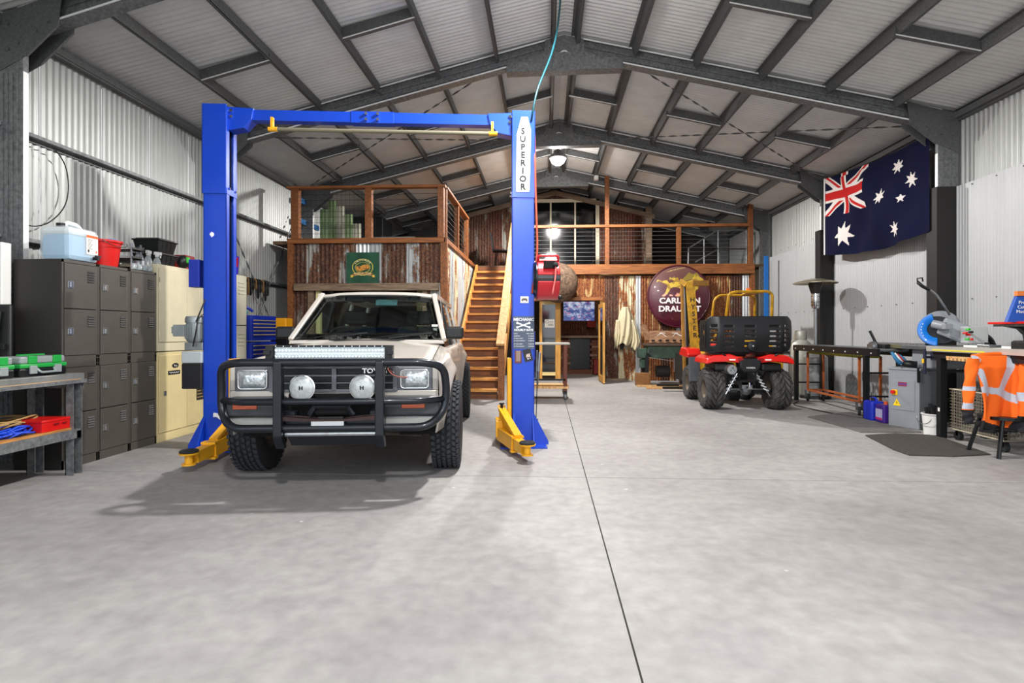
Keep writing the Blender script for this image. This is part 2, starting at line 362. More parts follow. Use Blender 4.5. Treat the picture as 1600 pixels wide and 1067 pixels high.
for a, b in zip(FR[:-1], FR[1:]):
    for k, dx in enumerate(PX):
        for sg in (-1, 1): purlin(XC+sg*dx, a, b, sg)
    for x in (XL+.05, XR-.05): purlin(x, a, b, 0)
    ym = (a+b)/2
    for sg in (-1, 1):
        for k in (0, 2, 4):
            x0, x1 = XC+sg*PX[k], XC+sg*PX[k+1]
            mb = MB(); mb.bar((x0, ym, zroof(x0)-.07), (x1, ym, zroof(x1)-.07), .012, .13); mb.bar((x0, ym+.03, zroof(x0)-.13), (x1, ym+.03, zroof(x1)-.13), .06, .008)
            mb.bar((x0, ym+.03, zroof(x0)-.02), (x1, ym+.03, zroof(x1)-.02), .06, .008); mb.mi = 1; mb.bar((x0, ym-.008, zroof(x0)-.135), (x1, ym-.008, zroof(x1)-.135), .006, .012)
            o = O('bridging', mb, [GALVD, GALV_LIT], ceil)
            for v in o.data.vertices: v.co.y += .066*max(0, XC-v.co.x)
def strap(p, q):                                     # twisted flat brace
    p, q = Vector(p), Vector(q); n = int((q-p).length/.05); mb = MB(); d = (q-p).normalized(); a = d.cross(Vector((0,0,1))).normalized(); b = d.cross(a)
    vs = []
    for i in range(n+1):
        t = i*.7; c = p+(q-p)*i/n; e = (a*math.cos(t)+b*math.sin(t))*.014; vs += [c-e, c+e]
    mb.add(vs, [(2*i, 2*i+1, 2*i+3, 2*i+2) for i in range(n)]); return mb
ya, yb = FR[3]+.1, FR[4]-.1
for sg in (-1, 1):
    xa, xb = XC+sg*1.0, XC+sg*5.0
    O('brace_strap', strap((xa, ya, zroof(xa)-.17), (xb, yb, zroof(xb)-.17)), GALVD, ceil)
    O('brace_strap', strap((xa, yb, zroof(xa)-.17), (xb, ya, zroof(xb)-.17)), GALVD, ceil)
for a, b in (((XL+.14, 8.0, 3.3), (XL+.14, 10.6, .2)), ((XL+.14, 8.3, .2), (XL+.14, 10.6, 3.5))):
    O('brace_strap', strap(a, b), GALVD, wl)
for x in (XL, XR):                                    # eave strut, and an unseen outer box added to stop light leaks
    s = 1 if x < 0 else -1
    O('eave_light_stop', MB().bb((x-s*.03, Y0, ZE-.1), (x-s*.12, Y1, ZE+.16)), GALVD, ceil)
    O('eave_strut', MB().bb((x+s*.02, Y0, ZE-.1), (x+s*.1, Y1, ZE-.02)), GALVD, ceil)

SK = .066
def skew(o):
    for v in o.data.vertices:
        if v.co.x < XC: v.co.y += SK*(XC-v.co.x)
def frame(yf, black=False):
    fr = T('portal_frame', None, 'steel frame', kind='structure')
    tz = lambda x: zroof(x)-.02
    D = .235
    for sg, X in ((1, XL), (-1, XR)):
        x0 = X+sg*.045; x1 = x0+sg*.25
        mb = MB(); mb.bb((x0, yf-.078, 0), (x1, yf-.072, ZE-.1))                      # web facing the shed front
        for xx in (x0, x1): mb.bb((xx-.004, yf-.075, 0), (xx+.004, yf-.02, ZE-.2))
        for xx in (x0+sg*.05, x0+sg*.10, x0+sg*.15, x0+sg*.20): mb.bar((xx, yf-.08, 0), (xx, yf-.08, ZE-.56), .018, .01, up=(0,1,0))      # swages
        mb.bb((x0, yf-.025, 0), (x0+sg*.02, yf-.02, ZE-.2)); mb.bb((x1, yf-.025, 0), (x1-sg*.02, yf-.02, ZE-.2))
        c = O('column', mb, GALV, fr)
        O('lit_flange_lip', MB().bb((x1+sg*.004, yf-.074, 0), (x1+sg*.0065, yf-.022, ZE-.55)), GALV_LIT, c)  # pale strip, light on the inner flange put into its colour
        k = MB(); q = .014                                                            # knee plate
        poly = [(x0, ZE-.55), (x0+sg*.29, ZE-.42), (x0+sg*.62, zroof(x0+sg*.62)-.3), (x0+sg*.66, tz(x0+sg*.66)), (x0, tz(x0)-.02)]
        k.prism(poly, yf-.085, yf-.079); k.prism(poly, yf+.079, yf+.085)
        for q in (-1, 1): k.bar((poly[1][0], yf+q*.075, poly[1][1]), (poly[2][0], yf+q*.075, poly[2][1]), .02, .006, up=(0,0,1))
        for a, b in ((.12, .35), (.12, .12), (.4, .2), (.52, .12), (.22, .3)): k.cyl((x0+sg*a, yf-.09, ZE-b), (x0+sg*a, yf-.1, ZE-b), .014, 6)
        O('knee_plate', k, GALVD, fr)
        p = Vector((x0+sg*.2, yf, tz(x0+sg*.2)-D/2)); r = Vector((XC, yf, ZR-.02-D/2))
        mb = MB(); mb.bar(p, r, .012, D)
        for e in (-1, 1): mb.bar(p+Vector((0,0,e*D/2)), r+Vector((0,0,e*D/2)), .15, .007); 
        for q in (-1, 1):
            for e in (-.17, .17): mb.bar(p+Vector((0,q*.012,e*D)), r+Vector((0,q*.012,e*D)), .016, .03)
        ra = O('rafter', mb, GALV, fr)
        lp = MB()
        for q in (-1, 1):
            for e in (-1, 1): lp.bar(p+Vector((0,q*.074,e*(D/2-.009))), r+Vector((0,q*.074,e*(D/2-.009))), .003, .02)
        O('lit_flange_lip', lp, GALV_LIT, ra)  # rafter lips coloured as if caught by the lamp
    poly = [(XC-.78, zroof(XC-.78)-.03), (XC, ZR-.03), (XC+.78, zroof(XC+.78)-.03), (XC+.8, zroof(XC+.8)-.32), (XC-.8, zroof(XC-.8)-.32)]
    a = MB()
    for q in (-1, 1): a.prism(poly[3:]+[(XC-.8, zroof(XC-.8)-.22), (XC-.28, zroof(XC-.28)-.2), (XC-.26, zroof(XC-.26)-.03), (XC, ZR-.03), (XC+.26, zroof(XC+.26)-.03), (XC+.28, zroof(XC+.28)-.2), (XC+.8, zroof(XC+.8)-.22)], yf+q*.08-.003, yf+q*.08+.003)
    for dx in (-.2, -.07, .07, .2): a.cyl((XC+dx, yf-.086, ZR-.25), (XC+dx, yf-.096, ZR-.25), .014, 6)
    a.bar((XC-.8, yf, zroof(XC-.8)-.32), (XC+.8, yf, zroof(XC+.8)-.32), .16, .006)
    O('apex_plate', a, GALV, fr)
    return fr
names = ['portal frame behind the viewer at the open shed front', 'steel portal frame spanning just above the viewer', 'near steel portal frame with column beside the tool bench',
         'portal frame just behind the vehicle hoist with flag hung on its column', 'portal frame between hoist and mezzanine past the flag', 'portal frame above the mezzanine railing', 'rearmost portal frame against the dark gable']
for y, n in zip(FR, names):
    f_ = props(frame(y), n, None); bpy.context.view_layer.update()
    for c_ in f_.children_recursive:
        skew(c_)
# black cladding round the right hand columns up to the lining height
for yf, lab in ((7.65, 'black column casing under the end of the flag'), (10.75, 'black column casing behind the patio heater'), (4.525, 'black column casing at the right end of the benches')):
    O('column_casing', MB().bb((XR-.33, yf-.1, 0), (XR-.05, yf+.1, 3.12)), mat('black casing', '#1a1817', .6), label=lab, cat='column', kind='structure')
O('trim_1', MB().bb((5.06, 13.0, .9), (5.14, 13.06, 2.95)), mat('blue strip paint', '#1668b8', .5), label='tall blue board standing in the dark corner behind the roll bar', cat='board', kind='structure')

# high bay lamps
LAMPM = mat('lamp lens', (1, .97, .92, 1), .3, emit=14)
for i, (x, y, z, p) in enumerate(LAMPS):
    t = T('high_bay_lamp', ['round high bay lamp glowing under the ridge beyond the hoist', 'high bay lamp over the vehicle, above the picture', 'unseen high bay lamp over the viewer, added along the row to light the near floor'][i], 'lamp', (x, y, z))
    O('lamp_body', MB().lathe([(.02, .3), (.03, .16), (.09, .14), (.1, .06), (.17, .04), (.19, -.02), (.17, -.03)], 28), GALVD, t, smooth=40)
    O('lens', MB().lathe([(.001, -.17), (.07, -.155), (.13, -.11), (.165, -.04), (.17, -.02)], 28, caps=False), LAMPM, t, smooth=True)
    O('hanger', MB().tube([(0, 0, .28), (0, 0, ZR-z-.06)], .008, 6), GALVD, t)
# ================================================================ mezzanine, stairs, back rooms
YB, YF, ZD = 13.6, 9.7, 2.84                     # rear facade, front of the left block, deck height
BX0, BX1 = -4.64, -1.78
def sheets(par, x0, x1, y, z0, z1, mats, w=.38, along='x', seed=1):
    r = random.Random(seed); p = x0; i = 0
    while p < x1-.02:
        ww = min(w, x1-p); m = mats[i % len(mats)] if seed == 0 else r.choice(mats)
        o = O('rusty_sheet', corr(ww, z1-z0, m), None, par, loc=(p, y, z0) if along == 'x' else (y, p, z0), rot=(0, 0, 0) if along == 'x' else (0, 0, PI/2)); p += ww; i += 1
mf = T('wall_front', 'mezzanine block front clad in rusty corrugated iron with timber lintel', 'wall', kind='structure')
sheets(mf, BX0+.1, BX1-.1, YF+.03, 2.07, ZD-.03, [RH, RM, RH, RM, RL, ZCLEAN, RL, RH, RH, RL, RM, RH], w=.228, seed=0)
sheets(mf, BX0+.1, BX0+.36, YF+.03, 0, 2.07, [RH], w=.3)
sheets(mf, BX1-.32, BX1-.1, YF+.03, 0, 2.07, [RM, RH], w=.3)
O('lintel', MB().bb((BX0+.13, YF-.07, 1.93), (BX1-.12, YF+.02, 2.06)), OLDW, mf, bevel=.006)
for x in (BX0, BX1-.09): O('corner_post', MB().bb((x, YF-.03, 0), (x+.1, YF+.08, ZD)), TIMB, mf, bevel=.004)
O('edge_beam', MB().bb((BX0, YF-.04, ZD-.06), (BX1, YF+.06, ZD+.03)), TIMBX, mf, bevel=.004)
O('jamb', MB().bb((BX0+.37, YF-.02, 0), (BX0+.47, YF+.06, 1.93)), OLDW, mf)
CRP = mat('cream post paint', '#d8cc92', .6)
O('jamb', MB().bb((BX0+.5, YF+.02, 0), (BX0+.58, YF+.1, 1.93)), CRP, mf); O('jamb', MB().bb((BX1-.42, YF, 0), (BX1-.33, YF+.1, 1.93)), OLDW, mf)
O('inner_post', MB().bb((-2.65, 11.2, 0), (-2.55, 11.3, 2.6)), CRP, mf)
ms = T('wall_side', 'side of the mezzanine block, cream and rust streaked iron beside the stairs', 'wall', kind='structure')
sheets(ms, YF+.08, YB, BX1-.02, 0, ZD-.05, [RC, RL, RC, ZCLEAN, RL, RC], w=.45, along='y', seed=0)
O('edge_beam', MB().bb((BX1-.04, YF+.06, ZD-.06), (BX1+.03, YB, ZD+.02)), TIMB, ms)
O('corner_trim', MB().bb((BX1-.02, YF-.04, 0), (BX1+.03, YF+.06, ZD+.03)), TIMB, ms)
room = T('partition', 'dark rooms below the mezzanine deck', 'wall', kind='structure')
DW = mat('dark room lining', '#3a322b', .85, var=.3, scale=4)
O('deck', MB().bb((XL+.1, YF+.06, ZD-.06), (BX1-.04, Y1, ZD)), wood('deck boards', '#4d3a2a', '#74573c', (12, 1.2, 12), 2), room)
O('deck', MB().bb((BX1-.04, YB+.06, ZD-.06), (XR-.1, Y1, ZD)), _mats['deck boards'], room)
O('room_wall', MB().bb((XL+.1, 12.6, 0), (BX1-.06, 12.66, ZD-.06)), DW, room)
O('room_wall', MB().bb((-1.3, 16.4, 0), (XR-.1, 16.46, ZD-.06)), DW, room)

def wires(par, a, b, z0, n, dz, r=.0032):
    for i in range(n):
        O('rail_wire', MB().cyl((a[0], a[1], z0+i*dz), (b[0], b[1], z0+i*dz), r, 6), STEEL, par)
ZT = ZD+.97
rl = T('deck_railing', 'orange timber and wire railing above the rusty mezzanine front', 'railing', (BX0, YF, ZD))
for x, ww in ((BX0+.06, .14), (-3.23, .12), (BX1-.14, .11)):
    O('post', MB().bb((x, YF-.02, ZD+.03), (x+ww, YF+.09, ZT-.04)), TIMB, rl, world=True, bevel=.004)
O('top_rail', MB().bb((BX0-.02, YF-.035, ZT-.045), (BX1, YF+.1, ZT)), TIMBX, rl, world=True, bevel=.004)
for i in range(8): O('rail_wire', MB().cyl((BX0+.15, YF+.03, ZD+.12+i*.1), (BX1-.1, YF+.03, ZD+.12+i*.1), .0032, 6), BLACKM, rl, world=True)
mb = MB()
for i in range(18): x = BX0+.25+i*.078; mb.cyl((x, YF+.06, ZD+.04), (x, YF+.06, ZT-.05), .002, 4)
O('wire_mesh', mb, BLACKM, rl, world=True, kind='stuff')
rs = T('side_railing', 'timber and wire railing running back beside the stairwell', 'railing', (BX1, YF, ZD))
Ye = 12.6
for y in (YF+.1, 11.15, Ye-.12): O('post', MB().bb((BX1-.09, y, ZD+.02), (BX1+.0, y+(.12 if y > 12 else .08), ZT-.04)), TIMB, rs, world=True, bevel=.004)
O('top_rail', MB().bb((BX1-.12, YF+.1, ZT-.045), (BX1+.02, Ye, ZT)), TIMB, rs, world=True, bevel=.004)
for i in range(8): O('rail_wire', MB().cyl((BX1-.04, YF+.1, ZD+.12+i*.1), (BX1-.04, Ye, ZD+.12+i*.1), .0032, 6), STEEL, rs, world=True)

# rear facade
rf = T('wall_rear', 'rear facade of rusty corrugated iron under the deck', 'wall', kind='structure')
FX0, FX1 = -.62, 5.0
r = random.Random(5); p = 1.34; i = 0
pat = [RO, RH, RH, RC, ZCLEAN, RO, RO, RH, RO, ZCLEAN, RO, RH, RO, RO, RH, ZCLEAN, RC, RO, RO]
wd = [.1, .21, .12, .42, .13, .3, .18, .2, .17, .1, .3, .3, .3, .3, .28, .16, .24, .24, .3]
for m, ww in zip(pat, wd):
    if p+ww > FX1-.02: ww = FX1-.02-p
    if ww <= .05: break
    O('rusty_sheet', corr(ww, ZD-.28, m, .064, .010), None, rf, loc=(p, YB, 0)); p += ww
O('rusty_sheet', corr(.9, .62, RO, .064), None, rf, loc=(.44, YB, 1.98)); O('rusty_sheet', corr(1.1, .62, RH, .064), None, rf, loc=(-.66, YB, 1.98))
O('edge_beam', MB().bb((FX0, YB-.1, ZD-.24), (FX1+.02, YB+.0, ZD)), TIMBX, rf, bevel=.004)
O('corner_post', MB().bb((FX1-.06, YB-.06, 0), (FX1+.04, YB+.06, ZD-.24)), TIMB, rf)
O('sill_plate', MB().bb((1.34, YB-.03, 0), (2.0, YB+.03, .05)), OLDW, rf)
rr = T('rear_railing', 'orange timber and wire railing along the rear deck below the roof', 'railing', (2, YB, ZD))
for x, top in ((-.5, ZT-.05), (1.44, 5.0), (3.17, ZT-.05), (4.88, 4.35)): O('post', MB().bb((x, YB-.1, ZD), (x+.1, YB-.0, top)), TIMB, rr, world=True, bevel=.004)
O('top_rail', MB().bb((-.6, YB-.12, ZT-.07), (4.9, YB+.01, ZT-.005)), TIMBX, rr, world=True, bevel=.004)
for i in range(8): O('rail_wire', MB().cyl((-.6, YB-.05, ZD+.1+i*.1), (4.9, YB-.05, ZD+.1+i*.1), .0045, 6), STEEL, rr, world=True)

# upstairs wall with big window
YU = 15.2
uw = T('partition_upstairs', 'upstairs gable wall of dark rusty corrugated iron', 'wall', kind='structure')
def usheet(x0, x1, z0, ztop, mats, seed):
    rnd = random.Random(seed); p = x0
    while p < x1-.02:
        ww = min(.38, x1-p); zt = min(zroof(p), zroof(p+ww))-.3 if ztop is None else ztop
        O('rusty_sheet', corr(ww, zt-z0, rnd.choice(mats)), None, uw, loc=(p, YU, z0)); p += ww
usheet(-2.35, -.55, ZD, None, [RBK, RH, RBK, RM], 3); usheet(1.46, 2.9, ZD, None, [RBK, RH, RM], 4); usheet(-.55, 1.46, 4.84, None, [RBK, RH], 9)
O('wall_beam', MB().prism([(-2.4, zroof(-2.4)-.42), (XC, ZR-.36), (2.95, zroof(2.95)-.42), (2.95, zroof(2.95)-.3), (XC, ZR-.22), (-2.4, zroof(-2.4)-.3)], YU-.06, YU), OLDW, uw)
O('end_post', MB().bb((2.72, YU-.06, ZD), (2.88, YU+.04, 4.6)), OLDW, uw)
CRF = mat('cream window frame', '#cfc6ac', .5)
wn = T('window_1', 'large cream framed three pane window upstairs above the deck rail', 'window', (.45, YU, 3.8), kind='structure')
x0, x1, z0, z1 = -.52, 1.46, 2.9, 4.84
xm = [x0, .13, .80, x1]
fm = MB(); fm.bb((x0, YU-.05, z1-.09), (x1, YU+.03, z1)); fm.bb((x0, YU-.05, z0), (x1, YU+.03, z0+.06)); fm.bb((x0, YU-.05, z0), (x0+.07, YU+.03, z1)); fm.bb((x1-.1, YU-.05, z0), (x1, YU+.03, z1))
O('window_frame', fm, CRF, wn, world=True, bevel=.003)
for x in xm[1:3]: O('mullion', MB().bb((x-.022, YU-.04, z0), (x+.022, YU+.02, z1)), CRF, wn, world=True)
GL = mat('window glass', (.9, .95, .95, 1), .03, trans=1, ior=1.45)
DGL = mat('dark glass', '#0c0e10', .04, coat=1)
for a, b in zip(xm[:-1], xm[1:]): O('pane', MB().bb((a+.02, YU-.008, z0+.05), (b-.02, YU, z1-.05)), DGL, wn, world=True)
# pale metal stair rail and pipes stored upstairs right
t = T('grey_pipe_frame', 'grey tubular handrail frame standing upstairs at the right', 'handrail', (4, 14.6, ZD))
P = [at(1075, 414, 14.6), at(1076, 388, 14.6), at(1122, 359, 14.6), at(1166, 359, 14.6)]
for a, b in ((at(1076, 388, 14.6), at(1122, 359, 14.6)), (at(1122, 359, 14.6), at(1167, 359, 14.6)), (at(1122, 389, 14.6), at(1167, 389, 14.6)), (at(1086, 410, 14.6), at(1122, 389, 14.6)),
             (at(1122, 359, 14.6), at(1122, 415, 14.6)), (at(1100, 374, 14.6), at(1100, 415, 14.6)), (at(1076, 388, 14.6), at(1075, 415, 14.6)), (at(1166, 359, 14.6), at(1166, 415, 14.6))):
    a.z = max(a.z, ZD); b.z = max(b.z, ZD); O('pipe', MB().cyl(a, b, .02, 8), STEEL, t, world=True)
t = T('camping_chair', 'dark folding chair silhouette on the deck above the stairs', 'chair', (-1.1, 14.2, ZD))
mb = MB(); mb.bar((-.25, 0, .45), (.2, 0, .42), .4, .03); mb.bar((-.25, 0, .42), (-.32, 0, .9), .4, .03, up=(1,0,0))
O('seat', mb, BLACK, t)
for x in (-.22, .2):
    for y in (-.18, .18): O('leg', MB().cyl((x, y, 0), (x*.8, y, .45), .015, 6), BLACK, t)
# blue shelving beams behind the left railing
for k, zz in enumerate((3.62, 3.2)):
    O('shelf_beam', MB().bar(at(464, 311+32*k, 10.6), at(497, 325+32*k, 11.7), .05, .1), mat('blue beam paint', '#2e6396', .5), label=['upper blue rack beam behind the mezzanine railing', 'lower blue rack beam behind the mezzanine railing'][k], cat='beam', group='blue rack beams upstairs')
O('storage_rack', MB().bb((-4.85, 13.0, ZD+.02), (-3.9, 13.8, 3.95)), BLACKM, label='black storage case upstairs behind the left railing', cat='case', bevel=.02)
t = T('long_pipe', 'long thin grey tube lying on the deck behind the front railing', 'pipe', (-2.9, 10.0, ZD)); O('tube', MB().cyl((-.45, 0, .06), (.45, .2, .1), .04, 10), GALV, t)

# staircase
st = T('staircase', 'timber stairs with pale treads climbing to the deck', 'stairs', (-1.2, YF, 0))
NS = 15; SX0, SX1 = -1.72, -.82; rise = ZD/(NS+1); run = (YB-.12-YF)/NS
for i in range(NS+1):
    z = rise*(i+1); y = YF+run*i
    if i < NS: O('tread', MB().bb((SX0+.04, y-.03, z-.045), (SX1-.04, y+run+.02, z)), STAIRW, st, world=True, bevel=.003)
    O('riser', MB().bb((SX0+.04, y+.03, z-rise), (SX1-.04, y+.045, z-.045)), STAIRR, st, world=True)
sl = Vector((0, run*NS, rise*NS))
for x in (SX0, SX1-.0):
    a = Vector((x, YF-.06, .06)); mb = MB().prism([(YF-.1, 0), (YF+.16, 0), (YB-.1, ZD-.3), (YB-.1, ZD), (YB-.16, ZD), (YF-.1, .22)], x, x+.045, 'x')
    O('stringer', mb, STAIRW, st, world=True)
O('newel_post', MB().bb((SX1-.02, YF-.1, 0), (SX1+.09, YF, .98)), TIMB, st, world=True, bevel=.004)
O('handrail', MB().bar((SX1+.03, YF-.2, .97), (SX1+.04, YB-.1, ZD+1.02), .15, .045), PALEW, st, world=True, bevel=.005)
O('newel_post', MB().bb((SX1-.02, YB-.16, ZD-.3), (SX1+.07, YB-.06, ZD+.95)), TIMB, st, world=True)
for k in (.33, .66):
    y = YF+(YB-YF)*k; z = ZD*k; O('baluster', MB().bb((SX1+.0, y, z), (SX1+.05, y+.07, z+1.0)), TIMB, st, world=True)

# doorway: glazed panel at left, folded leaf at right, dark room behind
DOORW = wood('door timber', '#a8752e', '#cf9c4b', (10, 10, 1.4), 2)
d1 = T('door_1', 'timber framed glass door panel behind the blue post with a white notice', 'door', (.1, YB, 0), kind='structure')
fx = [-.16, .36]
for a, b in ((fx[0], fx[0]+.07), (fx[1]-.13, fx[1])): O('stile', MB().bb((a, YB-.05, .0), (b, YB, 1.95)), DOORW, d1, world=True, bevel=.003)
for a, b in ((1.87, 1.95), (.12, .2)): O('rail', MB().bb((fx[0], YB-.045, a), (fx[1], YB-.005, b)), mat('pale door rail', '#d8c283', .5), d1, world=True)
O('glass', MB().bb((fx[0]+.07, YB-.028, .2), (fx[1]-.13, YB-.02, 1.87)), DGL, d1, world=True)
n = O('notice', MB().bb((-.03, YB-.033, 1.3), (.21, YB-.03, 1.5)), PAPER, label='white paper notice taped inside the glass door', cat='notice')
INK = mat('print ink', '#2a2a2c', .7)
mb = MB(); mb.tube([(.03+.04*math.cos(t*PI/6), YB-.034, 1.44+.03*math.sin(t*PI/6)) for t in range(12)], .005, 4, closed=True)
for a, b, z in ((.09, .18, 1.43), (.05, .18, 1.38), (.05, .18, 1.35)): mb.bb((a, YB-.0345, z), (b, YB-.0335, z+.012))
O('print', mb, INK, n)
d2 = T('door_2', 'narrow timber bifold leaf standing open at the doorway', 'door', (1.28, YB, 0), rz=0, kind='structure')
A2 = Vector((1.3, YB-.06, 0)); B2 = Vector((1.32, YB-1.0, 0))
def leafbox(a, b, z0, z1, th, m, nm):
    P_, Q_ = A2.lerp(B2, a), A2.lerp(B2, b); zz = Vector((0, 0, (z0+z1)/2)); O(nm, MB().bar(P_+zz, Q_+zz, th, z1-z0), m, d2, world=True)
for a, b in ((0, .12), (.88, 1)): leafbox(a, b, .02, 1.86, .045, DOORW, 'stile')
for a, b in ((.02, .16), (1.76, 1.86)): leafbox(.12, .88, a, b, .045, DOORW, 'rail')
leafbox(.12, .88, .16, 1.76, .01, DGL, 'glass')
O('door_head', MB().bb((.36, YB-.14, 1.96), (1.38, YB+.04, 2.04)), TIMBX, rf); O('door_jamb', MB().bb((1.32, YB-.08, 0), (1.4, YB+.02, 1.96)), DOORW, rf)
O('door_head', MB().bb((-.5, YB-.1, 1.95), (.4, YB+.02, 2.0)), TIMBX, rf)
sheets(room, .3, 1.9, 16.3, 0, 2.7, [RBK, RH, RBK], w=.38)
# television and what shows in the back room
def tvc(u, v):
    n = noise.noise(Vector((u*7, v*5, 1)))*.9+noise.noise(Vector((u*19, v*13, 4)))*.6
    a = (.03, .06, .25); b = (.6, .66, .85); k = max(0, min(1, .2+n+(v-.45)*.7)); c = [a[i]*(1-k)+b[i]*k for i in range(3)]
    if noise.noise(Vector((u*9, v*9, 8))) > .35: c = [c[0]+.25, c[1]*.8, c[2]*.8]
    return (*c, 1)
t = T('television', 'wall television showing a blue and white match in the dark room', 'television', (.92, 14.9, 1.75))
O('case', MB().bb((-.46, 0, -.27), (.4, .05, .27)), BLACK, t, bevel=.005)
printgrid('screen', lambda u, v: (-.445+u*.83, -.004, -.255+v*.51), tvc, 60, 36, printed('tv screen', .3, emit=.75), t)
t = T('fireplace', 'dark fireplace with brick surround in the back room', 'fireplace', (.95, 16.0, 0))
BR = mat('brick', '#6b4434', .9, var=.3, scale=20); BR2 = mat('pale brick', '#8b6a55', .9, var=.3, scale=20)
bk = mesh_of(MB().box((0, 0, 0), (.21, .1, .07)), BR); bk2 = mesh_of(MB().box((0, 0, 0), (.21, .1, .07)), BR2)
for rrow in range(12):
    for x in (-.62, -.4, .42, .64): O('brick', bk if (rrow+int(x*9)) % 3 else bk2, None, t, loc=(x+(.05 if rrow % 2 else 0), 0, .04+rrow*.08))
O('mantel', MB().bb((-.8, -.1, 1.02), (.85, .15, 1.08)), OLDW, t); O('firebox', MB().bb((-.3, .05, 0), (.33, .2, 1)), BLACKM, t); 
O('hearth', MB().bb((-.7, -.4, 0), (.75, -.08, .12)), BR, t)
O('red_crate', MB().bb((1.32, 15.3, .02), (1.62, 15.6, .42)), mat('dull red', '#7c1a18', .6), label='dull red crate on the floor in the dark room', cat='crate', bevel=.01)
O('wall_sign', MB().bb((1.2, 16.22, 1.32), (1.45, 16.25, 1.62)), mat('dull red', '#7c1a18', .6), label='small red sign on the dark room wall under the television', cat='sign', bevel=.01)
rl_ = bpy.data.lights.new('room_fill', 'POINT'); rl_.energy = 25; rl_.color = (1, .8, .55); rl_.shadow_soft_size = .1  # unseen fill without a fixture, added to lift the dark back room
o = bpy.data.objects.new('room_fill', rl_); COL.objects.link(o); o.location = (1.6, 15.0, 2.5)
